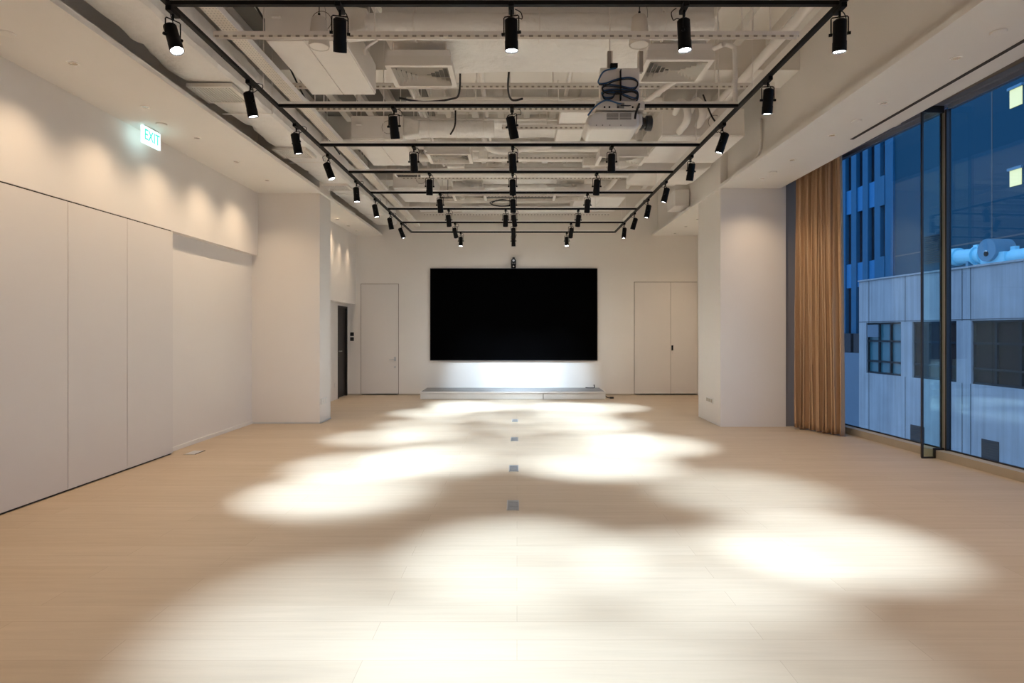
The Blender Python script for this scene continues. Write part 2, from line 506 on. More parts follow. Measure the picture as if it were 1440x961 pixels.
MB().cyl((0, -.052, .04), (0, -.056, .04), .018).build('status_light', M['white_plastic'], ptz)

stg = thing('stage_platform', 'low wide platform below the black screen', 'platform', (0, 14.2, 0))
x0, x1, yf_, yb_ = -2.13, 1.95, -.45, .455
MB().box(x0, x1, yf_ - .01, yb_, .135, .17).build('top_edge', M['stage_face'], stg, .004)
MB().box(x0 + .03, x1 - .03, yf_ + .02, yb_ - .01, .17, .178).build('top_surface', M['stage_top'], stg)
for a, b_ in ((x0, .575), (.581, x1)):
    MB().box(a + .004, b_ - .004, yf_ + .004, yf_ + .03, .008, .133).build('front_panel', M['stage_face'], stg)
MB().box(x0, x0 + .03, yf_ + .03, yb_, .008, .133).build('side_panel', M['stage_face'], stg)
MB().box(x1 - .03, x1, yf_ + .03, yb_, .008, .133).build('side_panel', M['stage_face'], stg)
MB().box(x0 + .03, x1 - .03, yf_ + .03, yb_ - .02, 0, .02).build('base_frame', M['gap'], stg)
cb = MB().tube([(1.80, 14.62, .25), (1.81, 14.60, .19), (1.78, 14.50, .186), (1.66, 14.50, .186), (1.60, 14.56, .186)], .012, 8, 6)
tag(cb.build('power_cable', M['cable']), 'short black cable lying on the right end of the platform', 'cable')
cb = MB().tube([(1.965, 14.2, .09), (1.99, 14.16, .05), (2.03, 14.05, .012), (2.09, 13.95, .012)], .010, 8, 6).box(2.07, 2.15, 13.90, 13.97, 0, .035)
tag(cb.build('power_plug', M['cable']), 'black plug and lead on the floor right of the platform', 'plug')

# ------------------------------------------------------------------ floor boxes
for i, (y, lab) in enumerate(((5.39, 'metal floor box on the centre line, nearest the camera'), (6.84, 'metal floor box on the centre line, second from the camera'),
                              (8.68, 'metal floor box on the centre line, third from the camera'), (10.5, 'metal floor box on the centre line, farthest from the camera'))):
    t = thing('floor_box', lab, 'floor box', (-.035, y, 0), 0, 'floor boxes on the centre line')
    MB().box(-.052, .052, -.155, .155, 0, .003).build('frame', M['galv'], t)
    for k in range(4):
        MB().box(-.044, .044, -.145 + k * .074, -.145 + k * .074 + .062, .003, .005).build('lid', M['steel'], t)
t = thing('floor_box', 'metal floor box near the left recessed wall', 'floor box', (-3.98, 7.72, 0), 0)
MB().box(-.075, .075, -.13, .13, 0, .003).build('frame', M['curb'], t)
MB().box(-.06, .06, -.115, .115, .003, .005).build('lid', M['galv'], t)
MB().box(.066, .075, -.12, .12, .003, .006).build('cable_flap', M['gap'], t)

# ------------------------------------------------------------------ window wall
def fac(y, off=0.0, z=0.0):
    return Vector((XG(y), y, z)) + FN * off
def fbox(mb, y0, y1, o0, o1, z0, z1, base=XG):
    pts = [Vector((base(y0), y0, 0)) + FN * o0, Vector((base(y1), y1, 0)) + FN * o0, Vector((base(y1), y1, 0)) + FN * o1, Vector((base(y0), y0, 0)) + FN * o1]
    return mb.prism(pts, (0, 0, z0), (0, 0, z1))
struct('wall_curb', fbox(MB(), YF, 9.87, 0, .16, 0, .095, XK), M['curb'], 'low stone curb under the glazing')
mull = [7.40, 4.90, 2.40, -.10, -2.60]
edges = [9.87] + mull + [YF]
for i in range(len(edges) - 1):
    a, b_ = edges[i + 1], edges[i]
    wn = thing('window_%d' % (i + 1), ['tall glass pane beside the curtain', 'tall glass pane at the right edge of the photo'][i] if i < 2 else 'tall glass pane out of the frame, number %d' % (i + 1), 'window', fac((a + b_) / 2))
    wn['kind'] = 'structure'
    inv = Matrix.Translation(-wn.location)
    def put(mb, name, m):
        o = mb.build(name, m, wn)
        o.data.transform(inv)
        return o
    put(fbox(MB(), a + .055, b_ - (.0 if i == 0 else .055), 0, .018, .095, ZH), 'glass', M['glass'])
    put(fbox(MB(), a + .055, b_ - (.0 if i == 0 else .055), -.02, .05, ZH, ZH + .05), 'head_frame', M['head'])
    put(fbox(MB(), a + .055, b_ - (.0 if i == 0 else .055), -.012, .0, .095, .112), 'sill_bead', M['alu'])
struct('wall_head', fbox(MB(), YF, 9.87, -.06, .05, ZH + .05, ZC), M['head'], 'dark grey window head above the glazing')
for i, y in enumerate(mull):
    mt = thing('trim_%d' % (i + 3), 'dark mullion with a glass fin between the panes' if i == 0 else 'dark mullion out of the frame, number %d' % i, 'mullion', fac(y))
    mt['kind'] = 'structure'
    inv = Matrix.Translation(-mt.location)
    def put2(mb, name, m):
        o = mb.build(name, m, mt)
        o.data.transform(inv)
        return o
    put2(fbox(MB(), y - .055, y - .030, -.035, .022, .095, ZH), 'mullion_edge', M['alu'])
    put2(fbox(MB(), y + .030, y + .055, -.035, .022, .095, ZH), 'mullion_edge', M['alu'])
    put2(fbox(MB(), y - .030, y + .030, -.026, .022, .095, ZH), 'mullion_cap', M['taupe'])
    # glass fin, standing square to the facade and running to the floor in front of the curb
    f = MB()
    fbox(f, y - .009, y + .009, -.285, -.035, .12, ZH)
    put2(f, 'glass_fin', M['fin'])
    f = MB()
    fbox(f, y - .012, y + .012, -.305, -.285, .015, ZH)
    put2(f, 'fin_edge', M['alu'])
    f = MB()
    fbox(f, y - .012, y + .012, -.30, -.135, .0, .018)
    fbox(f, y - .012, y + .012, -.155, -.130, .018, .12)
    fbox(f, y - .012, y + .012, -.155, -.02, .098, .12)
    put2(f, 'fin_shoe', M['alu'])
    f = MB()
    fbox(f, y - .009, y + .009, -.285, -.155, .018, .12)
    put2(f, 'glass_fin_foot', M['fin'])
    f = MB()
    fbox(f, y - .014, y + .014, -.305, -.03, ZH - .03, ZH + .05)
    put2(f, 'fin_head', M['alu'])

# curtain, bunched in deep pleats
def make_curtain():
    mb = MB()
    A, B = Vector((4.34, 9.62, 0)), Vector((4.63, 8.93, 0))
    n = 150
    d = (B - A)
    L = d.length
    d.normalize()
    nrm = Vector((-d.y, d.x, 0))      # points away from the camera side
    pleats = 11.5
    zs = [.02, .12, .4, 1.0, 1.8, 2.6, 3.2, 3.7, 4.0, 4.18]
    rows = []
    rs = random.Random(3)
    ph = [rs.uniform(-.5, .5) for _ in range(20)]
    for z in zs:
        row = []
        for i in range(n + 1):
            t = i / n
            k = t * pleats * 2 * PI + ph[int(t * pleats)] * .3
            amp = .085 + .03 * math.sin(t * 9 + 1.3) + .018 * math.sin(z * 1.1 + t * 14)
            spread = 1.0 + .06 * (1 - z / 4.18) * (t)
            flare = .02 * math.sin(k * .5 + z)
            off = amp * (math.sin(k) * .8 + .2 * math.sin(3 * k)) + flare
            p = A + d * (t * L * spread) + d * (.022 * math.sin(2 * k + z * .6)) - nrm * off
            zz = z
            if z == .02:
                zz = .02 + .012 * math.sin(k * .5)
            row.append(mb.bm.verts.new((p.x, p.y, zz)))
        rows.append(row)
    for r0, r1 in zip(rows, rows[1:]):
        for i in range(n):
            mb.bm.faces.new([r0[i], r0[i + 1], r1[i + 1], r1[i]])
    t = thing('curtain', 'tall brown pleated curtain gathered beside the right pier', 'curtain', (0, 0, 0))
    o = mb.build('cloth', M['curtain'], t)
    s = o.modifiers.new('solid', 'SOLIDIFY')
    s.thickness = .006
    mb2 = MB().prism([A - d * .03 + nrm * .02, B + d * .9 + nrm * .02, B + d * .9 - nrm * .02, A - d * .03 - nrm * .02], (0, 0, 4.18), (0, 0, 4.21))
    mb2.build('rail', M['white_plastic'], t)
    return t
make_curtain()
struct('ceiling_pocket', MB().prism([(XSO, YF, 0), (XG(YF) - .06, YF, 0), (XG(9.87) - .06, 9.87, 0), (XSO, 9.87, 0)], (0, 0, 4.21), (0, 0, 4.26)), M['reveal'], 'top of the curtain pocket with its shade painted in')

# ------------------------------------------------------------------ downlights and discs in the soffits
def make_downlight():
    t = thing('recessed_downlight', 'x', 'downlight', (0, 0, 0))
    MB().lathe([(.034, -.001), (.034, -.004), (.048, -.004), (.050, 0), (.034, -.001)], 24).build('trim_ring', M['trim'], t)
    MB().lathe([(0, -.0015), (.034, -.0015), (.034, -.0005), (0, -.0005)], 24).build('lens', M['downlens'], t)
    l = bpy.data.lights.new('downlight_lamp', 'SPOT')
    l.energy = DOWN_W
    l.color = DOWN_COL
    l.spot_size = math.radians(124)
    l.spot_blend = 1.0
    l.shadow_soft_size = .03
    lo = bpy.data.objects.new('lamp', l)
    C.objects.link(lo)
    lo.parent = t
    lo.location = (0, 0, -.012)
    return t
ORD = ['nearest', 'second', 'third', 'fourth', 'fifth', 'sixth', 'seventh', 'eighth', 'ninth', 'tenth', 'eleventh', 'twelfth']
first = None
def downlights(side, X, ys, names):
    global first
    for y, nm in zip(ys, names):
        if first is None:
            first = make_downlight()
            t = first
        else:
            t = copy_tree(first)
        t.location = (X(y), y, ZS)
        t['label'] = ('small recessed downlight in the %s soffit, %s' % (side, nm)) if 'frame' not in nm else 'small recessed downlight in the %s soffit, outside the photo behind the camera' % side
        t['group'] = 'downlights in the %s soffit' % side
LN = ['nearest the camera', 'second from the camera', 'third from the camera, past the exit sign', 'fourth from the camera', 'fifth from the camera, just before the pier']
LF = ['first beyond the pier', 'second beyond the pier', 'last beyond the pier']
RN = ['nearest the camera', 'second from the camera', 'third from the camera', 'fourth from the camera', 'fifth from the camera, just before the pier']
downlights('left', lambda y: -3.71, [5.23, 6.25, 7.25, 8.27, 9.29], LN)
downlights('left', lambda y: -3.58, [12.48, 13.3, 13.95], LF)
downlights('right', lambda y: 3.60, [5.13, 6.14, 7.15, 8.18, 9.17], RN)
downlights('right', lambda y: 3.61, [12.5, 13.38, 14.3], LF)
for o in list(bpy.data.objects):
    if o.type == 'LIGHT' and o.parent and o.parent.get('category') == 'downlight' and o.parent.location.y > 11:
        if o.parent.location.x > 0 and o.parent.location.y > 14:
            bpy.data.objects.remove(o)          # this one is switched off
        elif o.parent.location.x < 0 and o.parent.location.y > 13:
            o.data = o.data.copy()
            o.data.spot_size = math.radians(62)
            o.data.energy = DOWN_W * .7
bn = ['frame'] * 8
downlights('left', lambda y: -3.71, [4.2, 3.2, 2.2, 1.2, 0.2, -.8, -1.8], bn)
downlights('right', lambda y: 3.60, [4.1, 3.1, 2.1, 1.1, .1, -.9, -1.9], bn)
for (x, y, lab) in ((-3.83, 4.70, 'flat round cover disc in the left soffit at the photo edge'), (-3.84, 6.76, 'flat round cover disc above the exit sign'),
                    (3.6, 4.68, 'flat round cover disc in the right soffit nearest the camera'), (3.61, 6.66, 'flat round cover disc in the right soffit, second from the camera'),
                    (3.6, 8.8, 'flat round cover disc in the right soffit, third from the camera'), (-3.5, 13.95, 'flat round cover disc in the left soffit beyond the pier')):
    o = MB().lathe([(0, -.012), (.05, -.012), (.056, -.006), (.056, 0), (0, 0)], 24).build('ceiling_disc', M['trim'])
    o.location = (x, y, ZS)
    tag(o, lab, 'ceiling disc', 'flat discs in the soffits')

# ------------------------------------------------------------------ exit sign
ex = thing('exit_sign', 'glowing white and green exit sign hung from the left soffit', 'exit sign', (-4.04, 6.905, 3.735))
MB().box(-.014, .014, -.165, .165, -.195, -.01).build('housing', M['sign'], ex, .003)
MB().box(-.012, .012, -.13, .13, -.012, .004).build('bracket', M['trim'], ex)
txt = bpy.data.curves.new('exit_text', 'FONT')
txt.body = 'EXIT'
txt.align_x = 'CENTER'
txt.align_y = 'CENTER'
txt.size = .165
txt.extrude = .001
to = bpy.data.objects.new('exit_text', txt)
C.objects.link(to)
dg = bpy.context.evaluated_depsgraph_get()
me = bpy.data.meshes.new_from_object(to.evaluated_get(dg))
bpy.data.objects.remove(to)
me.materials.clear()
me.materials.append(M['signgreen'])
lo = bpy.data.objects.new('lettering', me)
C.objects.link(lo)
lo.parent = ex
lo.location = (.0155, 0, -.103)
lo.rotation_euler = (PI / 2, 0, PI / 2)
lo.scale = (.86, 1, 1)

# ------------------------------------------------------------------ black lighting tracks
XRL, XRR, ZR = -2.232, 2.073, 3.60
YK = [4.009, 5.830, 7.053, 8.25, 9.477, 10.744, 12.08, 13.25]
def track(name_label, p, q, hang, skip=(), group='black lighting tracks'):
    p, q = Vector(p), Vector(q)
    t = thing('lighting_track', name_label, 'lighting track', tuple((p + q) / 2), 0, group)
    c = (p + q) / 2
    a, b_ = p - c, q - c
    d = (b_ - a).normalized()
    s = Vector((-d.y, d.x, 0))
    def prof(hw, z0, z1):
        return MB().prism([a - s * hw, b_ - s * hw, b_ + s * hw, a + s * hw], (0, 0, z0), (0, 0, z1))
    prof(.017, -.0135, .0135).build('rail', M['black'], t)
    prof(.017, .0135, .036).build('backing_channel', M['service'], t)
    L = (b_ - a).length
    for k in range(hang):
        f = (k + .5) / hang
        pt = a + d * (L * f)
        if k in skip:
            continue
        MB().cyl(pt + Vector((0, 0, .03)), pt + Vector((0, 0, ZC - ZR)), .005, 8).build('hanger_rod', M['service'], t)
    return t
track('long black lighting track along the left side', (XRL, 1.2, ZR), (XRL, YK[7] + .02, ZR), 7)
track('long black lighting track along the right side', (XRR, 1.2, ZR), (XRR, YK[7] + .02, ZR), 7, (4, 5))
BN = ['nearest the camera', 'second from the camera', 'third from the camera', 'fourth from the camera', 'fifth from the camera', 'sixth from the camera', 'seventh from the camera', 'farthest, close to the end wall']
for y, nm in zip(YK, BN):
    track('black cross track spanning the two side tracks, %s' % nm, (XRL + .02, y, ZR), (XRR - .02, y, ZR), 3, {1: (0, 1, 2), 3: (0,), 6: (0, 2)}.get(YK.index(y), ()))

# ------------------------------------------------------------------ track spotlights
def make_spot():
    t = thing('track_spotlight', 'x', 'spotlight', (0, 0, 0))
    MB().box(-.018, .018, -.06, .06, -.03, 0).build('track_adapter', M['black'], t, .003)
    MB().cyl((0, 0, -.03), (0, 0, -.069), .008, 10).build('stem', M['black'], t)
    y = MB().tube([(-.050, 0, -.183), (-.050, 0, -.075), (-.044, 0, -.067), (.044, 0, -.067), (.050, 0, -.075), (.050, 0, -.183)], .0042, 8)
    y.build('yoke', M['black'], t)
    MB().cyl((-.064, 0, -.177), (-.043, 0, -.177), .010, 12).build('knob', M['black'], t)
    MB().cyl((.043, 0, -.177), (.064, 0, -.177), .010, 12).build('knob', M['black'], t)
    b = MB().lathe([(0, .092), (.026, .092), (.041, .080), (.041, -.045), (.043, -.05), (.043, -.112), (.039, -.112), (.0375, -.103), (0, -.102)], 24).build('lamp_body', M['black'], t)
    b.location = (0, 0, -.177)
    MB().lathe([(0, -.108), (.028, -.107), (.037, -.1045), (.037, -.103), (0, -.103)], 20).build('lens', M['lens'], b)
    MB().tube([(0, .02, -.085), (.03, .05, -.06), (.05, .075, -.055), (.04, .085, -.01), (.012, .05, .0)], .0035, 6, 5).build('cable', M['cable'], t)
    l = bpy.data.lights.new('spot_lamp', 'SPOT')
    l.energy = SPOT_W
    l.color = SPOT_COL
    l.spot_size = math.radians(30)
    l.spot_blend = .9
    l.shadow_soft_size = .035
    lo = bpy.data.objects.new('lamp', l)
    C.objects.link(lo)
    lo.parent = b
    lo.location = (0, 0, -.118)
    l2 = bpy.data.lights.new('spill_lamp', 'SPOT')
    l2.energy = SPILL_W
    l2.color = SPILL_COL
    l2.spot_size = math.radians(125)
    l2.spot_blend = 1.0
    l2.shadow_soft_size = .035
    lo = bpy.data.objects.new('spill_lamp', l2)
    C.objects.link(lo)
    lo.parent = b
    lo.location = (0, 0, -.119)
    return t
proto = None
LAMPS = {}
def spot(x, y, target, label, group, power=1.0, cone=30, blend=1.0):
    global proto
    if proto is None:
        proto = make_spot()
        t = proto
    else:
        t = copy_tree(proto)
    t.location = (x, y, ZR - .0135)
    t['label'] = label
    t['group'] = group
    piv = Vector((x, y, ZR - .0135 - .177))
    d = (Vector(target) - piv).normalized()
    hx, hy = d.x, d.y
    if math.hypot(hx, hy) < 1e-4:
        psi = 0
    else:
        psi = math.atan2(-hx, hy)
    tilt = math.atan2(math.hypot(hx, hy), -d.z)
    if abs(psi) > PI / 2:
        psi = psi - math.copysign(PI, psi)
        tilt = -tilt
    for ch in t.children:
        n = ch.name.split('.')[0]
        if n in ('yoke', 'knob', 'cable'):
            ch.matrix_local = Matrix.Rotation(psi, 4, 'Z')
        elif n == 'lamp_body':
            ch.matrix_local = Matrix.Translation((0, 0, -.177)) @ Matrix.Rotation(psi, 4, 'Z') @ Matrix.Rotation(tilt, 4, 'X')
            for g in ch.children:
                if g.type == 'LIGHT' and g.name.startswith('lamp'):
                    key = (round(power, 2), cone, blend)
                    if key not in LAMPS:
                        if LAMPS or g.data.users > 1:
                            g.data = g.data.copy()
                        g.data.energy = SPOT_W * power
                        g.data.spot_size = math.radians(cone * 1.24)
                        g.data.spot_blend = blend
                        LAMPS[key] = g.data
                    g.data = LAMPS[key]
    # along-the-rail adapter direction
    return t
GL, GR, GC = 'spotlights on the left track', 'spotlights on the right track', 'spotlights on the cross tracks'
left = [(4.06, (-.9, 3.3, 0), .6, 30), (5.24, (-1.7, 5.8, 0), 1.0, 28), (6.33, (-1.75, 7.0, 0), .95, 28), (7.42, (-.95, 7.4, 0), .9, 28),
        (8.70, (-2.0, 8.8, 0), .7, 25), (9.87, (-1.55, 10.0, 0), .7, 25), (11.03, (-1.6, 11.5, 0), .9, 25), (12.1, (-.9, 12.5, 0), 1.0, 28)]
right = [(4.02, (2.2, 4.40, 0), 1.1, 28), (5.17, (2.1, 5.85, 0), .65, 30), (6.31, (1.05, 7.05, 0), .9, 28), (7.46, (1.75, 8.25, 0), 1.2, 28),
         (8.73, (1.3, 9.2, 0), .6, 25), (9.91, (1.4, 10.2, 0), .7, 25), (11.05, (1.1, 11.5, 0), .7, 25), (12.1, (1.75, 12.3, 0), 1.0, 28)]
for k, (y, tg, pw, cn) in enumerate(left):
    spot(XRL, y, tg, 'black spotlight on the left side track, %s' % BN[k].replace(', close to the end wall', ' of the eight'), GL, pw, cn)
for k, (y, tg, pw, cn) in enumerate(right):
    spot(XRR, y, tg, 'black spotlight on the right side track, %s' % BN[k].replace(', close to the end wall', ' of the eight'), GR, pw, cn)
bars = {0: [(478, (-1.6, 5.75, 0), .35), (719, (.02, 4.2, 0), 1.0), (962, (1.22, 3.95, 0), .8)],
        1: [(554, (-.95, 7.1, 0), .6), (720, (.75, 7.15, 0), .9)],
        2: [(582, (-1.2, 8.5, 0), .7), (721, (.1, 8.45, 0), .8), (860, (1.2, 8.4, 0), .9)],
        3: [(604, (-1.3, 9.2, 0), .8), (721, (0, 9.8, 0), .8), (839, (1.0, 9.9, 0), .9)],
        4: [(619, (-1.1, 11, 0), .8), (721.5, (0, 10.9, 0), .8), (826, (1.0, 11, 0), .9)],
        5: [(631, (-1.0, 12.2, 0), .9), (711, (-.3, 12.4, 0), .8), (723, (.4, 12.4, 0), .8), (813, (.9, 12.4, 0), .9)],
        6: [(640, (-.75, 14.66, .3), .62), (722, (.1, 14.66, .25), .9), (803, (.85, 14.66, .3), .62)],
        7: [(648, (-1.2, 13.0, 0), .8), (722, (0, 13.6, 0), .6), (797, (1.0, 12.6, 0), .8)]}
for k, lst in bars.items():
    y = YK[k]
    side = {2: ['left', 'right'], 3: ['left', 'middle', 'right'], 4: ['left', 'inner left', 'inner right', 'right']}[len(lst)]
    if k == 1:
        side = ['left', 'centre']
    for (px, tg, pw, *cn), sd in zip(lst, side):
        spot((px - 727) * y / 880, y, tg, 'black spotlight, the %s one on the cross track %s' % (sd, BN[k]), GC, pw * (.8 if 2 <= k <= 5 and not cn else 1), cn[0] if cn else (24 if k >= 2 and k != 6 else 28))
for (x, tg) in ((-.7, (-.75, 3.05, 0)), (.15, (.25, 2.75, 0)), (1.1, (1.05, 2.9, 0))):
    pass
track('black cross track above and behind the photo edge', (XRL + .02, 2.6, ZR), (XRR - .02, 2.6, ZR), 2)
spot(-1.0, 2.6, (-.75, 2.7, 0), 'black spotlight behind the frame, left', 'spotlights behind the frame', .40, 34)
spot(.05, 2.6, (.1, 2.7, 0), 'black spotlight behind the frame, centre', 'spotlights behind the frame', .55, 34)
spot(1.1, 2.6, (.9, 2.75, 0), 'black spotlight behind the frame, right', 'spotlights behind the frame', .40, 34)

# ------------------------------------------------------------------ services in the open ceiling
def strut(label, x0, x1, y, z, rods=(), slotted=True, wdt=.042):
    t = thing('strut_channel', label, 'strut channel', ((x0 + x1) / 2, y, z), 0, 'slotted channels crossing the open ceiling')
    L = x1 - x0
    h = wdt
    MB().box(-L / 2, L / 2, -h / 2, h / 2, h * .75, h).box(-L / 2, L / 2, h / 2 - .004, h / 2, 0, h * .75).box(-L / 2, L / 2, -h / 2, -h / 2 + .004, h * .35, h * .75).build('channel', M['service'], t)
    if slotted:
        s = MB().box(-L / 2, L / 2, -h / 2, -h / 2 + .004, .0, h * .35)
        s.build('slot_strip', M['slots'], t)
    for rx in rods:
        MB().cyl((rx - (x0 + x1) / 2, 0, h), (rx - (x0 + x1) / 2, 0, ZC - z), .006, 8).build('hanger_rod', M['service'], t)
    return t
strut('slotted channel crossing just behind the nearest track', XRL, XRR, 4.62, 3.665, (-1.05, .0, 1.48, 1.66, 1.74, 1.87))
strut('slotted channel behind the square air diffusers', -2.6, 2.85, 6.95, 4.20, (-.85, -.45, .4, 1.6, 2.2), wdt=.05)
strut('slotted channel above the second cross track', -2.6, 1.9, 7.60, 4.18, (-1.2, -.5, .5, 1.2), wdt=.06)
strut('slotted channel over the projector', -.2, 1.8, 8.35, 4.20, (.4, 1.5), wdt=.05)
strut('slotted channel above the third cross track', -.6, 1.6, 9.8, 4.20, (-.5, .6), wdt=.05)
strut('slotted channel in the far half of the open ceiling, nearest of three', -2.0, 1.8, 10.9, 4.15, (-.9, .8), wdt=.05)
strut('slotted channel in the far half of the open ceiling, middle of three', -2.0, 1.05, 12.4, 4.15, (-.5, .9), wdt=.05)
strut('slotted channel in the far half of the open ceiling, last of three', -2.0, 2.0, 13.5, 4.0, (-.5, .9), wdt=.05)
for k, (lab, y, rods) in enumerate((('plain steel cross pipe', 8.9, ()),)):
    pass

def cable_tray(label, x0, x1, z, y0, y1):
    t = thing('cable_tray', label, 'cable tray', ((x0 + x1) / 2, (y0 + y1) / 2, z))
    hw = (x1 - x0) / 2
    L = (y1 - y0) / 2
    MB().box(-hw, hw, -L, L, 0, .004).box(-hw, -hw + .004, -L, L, .004, .05).box(hw - .004, hw, -L, L, .004, .05).build('tray', M['service'], t)
    MB().box(-hw + .005, hw - .005, -L, L, -.0015, 0).build('perforation', M['perf'], t)
    for yy in (-L * .85, -L * .3, L * .3, L * .85):
        MB().cyl((-hw * .7, yy, .004), (-hw * .7, yy, ZC - z), .005, 8).build('hanger_rod', M['service'], t)
    return t
cable_tray('long perforated cable tray beside the left track', -2.215, -2.095, 3.76, 3.2, 13.5)
cable_tray('narrow cable tray beside the right track', 2.16, 2.23, 3.74, 3.2, 13.3)

# long insulated duct beside the left soffit
def insulated_run():
    t = thing('insulated_duct', 'long insulated duct with a wavy edge above the left soffit', 'air duct', (0, 0, 0))
    mb = MB()
    rings = []
    y = 3.0
    while y <= 14.3:
        n1 = noise.noise(Vector((y * 1.1, 0, 2.2)))
        n2 = noise.noise(Vector((y * 3.3, 5, 0)))
        seam = .07 * max(0, 1 - abs(((y - 5.3) % 2.1) - .0) / .22)
        xl = -3.235 + .06 * n1 + .03 * n2 + seam
        zb = 3.925 + .018 * noise.noise(Vector((y * 1.7, 9, 1)))
        xr = -2.735 + .014 * noise.noise(Vector((y * 5, 1, 7)))
        sec = [(xl, zb + .30), (xl - .03, zb + .12), (xl, zb + .03), (xl + .05, zb), (-2.98, zb + .006 * n2), (xr - .03, zb), (xr, zb + .03), (xr + .012 * n2, zb + .16), (xr - .02, zb + .34)]
        rings.append([mb.bm.verts.new((x, y, z)) for x, z in sec])
        y += .07
    for A, B in zip(rings, rings[1:]):
        for i in range(len(A)):
            j = (i + 1) % len(A)
            mb.bm.faces.new([A[i], A[j], B[j], B[i]])
    mb.bm.faces.new(rings[0])
    mb.bm.faces.new(list(reversed(rings[-1])))
    mb.build('insulation', M['insul'], t)
    s = MB()
    for yy in (4.4, 6.9, 8.9, 11.0, 13.0):
        s = MB().box(-3.25, -2.72, yy, yy + .03, 3.90, 3.906).cyl((-2.705, yy + .015, 3.90), (-2.705, yy + .015, ZC), .006, 8)
        s.build('hanger_strap', M['service'], t)
insulated_run()
def return_grille(label, y0, y1):
    t = thing('return_grille', label, 'air grille', (-3.0, (y0 + y1) / 2, 3.885), 0, 'grilles under the left duct')
    hx, hy = .225, (y1 - y0) / 2
    MB().box(-hx, hx, -hy, -hy + .03, 0, .035).box(-hx, hx, hy - .03, hy, 0, .035).box(-hx, -hx + .03, -hy + .03, hy - .03, 0, .035).box(hx - .03, hx, -hy + .03, hy - .03, 0, .035).build('frame', M['trim'], t)
    s = MB()
    for k in range(14):
        x = -hx + .04 + k * (2 * hx - .08) / 13
        s.box(x - .004, x + .004, -hy + .03, hy - .03, .004, .026)
    s.build('slats', M['service'], t)
    MB().box(-hx + .03, hx - .03, -hy + .03, hy - .03, .027, .035).build('backing', M['grille'], t)
return_grille('square return air grille under the left duct, nearest the camera', 6.10, 6.55)
return_grille('square return air grille under the left duct, second from the camera', 8.22, 8.65)
return_grille('square return air grille under the left duct, third from the camera', 10.25, 10.65)

def fcu(label, x0, x1, y0, y1, z0, z1, hatch=True):
    t = thing('fan_coil_unit', label, 'fan coil unit', ((x0 + x1) / 2, (y0 + y1) / 2, z0), 0, 'fan coil units in the open ceiling')
    a, b_, c, d = x0 - (x0 + x1) / 2, x1 - (x0 + x1) / 2, y0 - (y0 + y1) / 2, y1 - (y0 + y1) / 2
    H = z1 - z0
    MB().box(a, b_, c, d, .012, H).build('casing', M['service'], t, .008)
    mid = (a + b_) / 2
    MB().box(a + .01, mid - .004, c + .01, d - .01, 0, .012).build('access_panel', M['service'], t)
    MB().box(mid + .004, b_ - .01, c + .01, d - .01, 0, .012).build('access_panel', M['service'], t)
    MB().box(a, b_, c - .012, c, .012, .035).build('bottom_flange', M['trim'], t)
    if hatch:
        rg = MB()
        pts = [(mid + .15 + .085 * math.cos(2 * PI * i / 24), c - .002, H * .52 + .085 * math.sin(2 * PI * i / 24)) for i in range(25)]
        rg.tube(pts, .003, 6).build('round_cover', M['reveal'], t)
        MB().box(mid - .27, mid - .20, c - .03, c, H * .6, H * .63).build('bracket', M['service'], t)
    for sx_ in (a + .05, b_ - .05):
        for sy_ in (c + .1, d - .1):
            MB().cyl((sx_, sy_, H), (sx_, sy_, ZC - z0), .006, 8).build('hanger_rod', M['service'], t)
    return t
fcu('painted fan coil unit on the left side, nearest the camera', -2.17, -1.49, 5.38, 6.62, 4.0, 4.32)
fcu('painted fan coil unit on the left side, second from the camera', -2.17, -1.49, 8.18, 9.45, 4.0, 4.32)
fcu('painted fan coil unit on the left side, third from the camera', -2.17, -1.49, 10.95, 12.1, 4.0, 4.32)
fcu('painted fan coil unit over the right track', 1.86, 2.92, 8.03, 9.30, 4.0, 4.36)
fcu('painted fan coil unit at the far right corner of the track grid', 1.1, 2.02, 11.6, 12.9, 3.98, 4.3, False)

def round_duct(label, x0, x1, y, z, r, n=60):
    t = thing('insulated_duct', label, 'air duct', ((x0 + x1) / 2, y, z), 0, 'insulated round ducts across the open ceiling')
    mb = MB()
    rings = []
    L = x1 - x0
    for i in range(n + 1):
        x = -L / 2 + L * i / n
        ring = []
        for k in range(24):
            a = 2 * PI * k / 24
            rr = r * (1 + .06 * noise.noise(Vector((x * 2.5 + y, math.cos(a) * 1.3, math.sin(a) * 1.3))))
            if i % 15 == 8:
                rr *= .975
            ring.append(mb.bm.verts.new((x, math.cos(a) * rr, math.sin(a) * rr * .95)))
        rings.append(ring)
    for A, B in zip(rings, rings[1:]):
        for k in range(24):
            mb.bm.faces.new([A[k], A[(k + 1) % 24], B[(k + 1) % 24], B[k]])
    mb.bm.faces.new(rings[0])
    mb.bm.faces.new(list(reversed(rings[-1])))
    mb.build('insulation', M['insul'], t)
    for f in (.14, .5, .86):
        x = -L / 2 + L * f
        pts = [(x, math.cos(a) * (r + .012), math.sin(a) * (r + .008)) for a in [2 * PI * k / 24 for k in range(25)]]
        MB().tube(pts, .006, 6).cyl((x, 0, r), (x, 0, ZC - z), .006, 8).build('hanger_strap', M['service'], t)
    return t
round_duct('fat insulated duct across the ceiling, nearest the camera', -1.28, 1.66, 5.36, 4.11, .112)
round_duct('fat insulated duct across the ceiling, second from the camera', -1.28, -.3, 8.20, 4.15, .115, 30)
round_duct('fat insulated duct across the ceiling, third from the camera', -1.2, 1.6, 10.0, 4.34, .09)
round_duct('fat insulated duct across the ceiling, fourth from the camera', -1.2, 1.02, 11.8, 4.22, .11)
round_duct('fat insulated duct across the ceiling, farthest from the camera', -1.2, 1.5, 13.75, 4.2, .11)
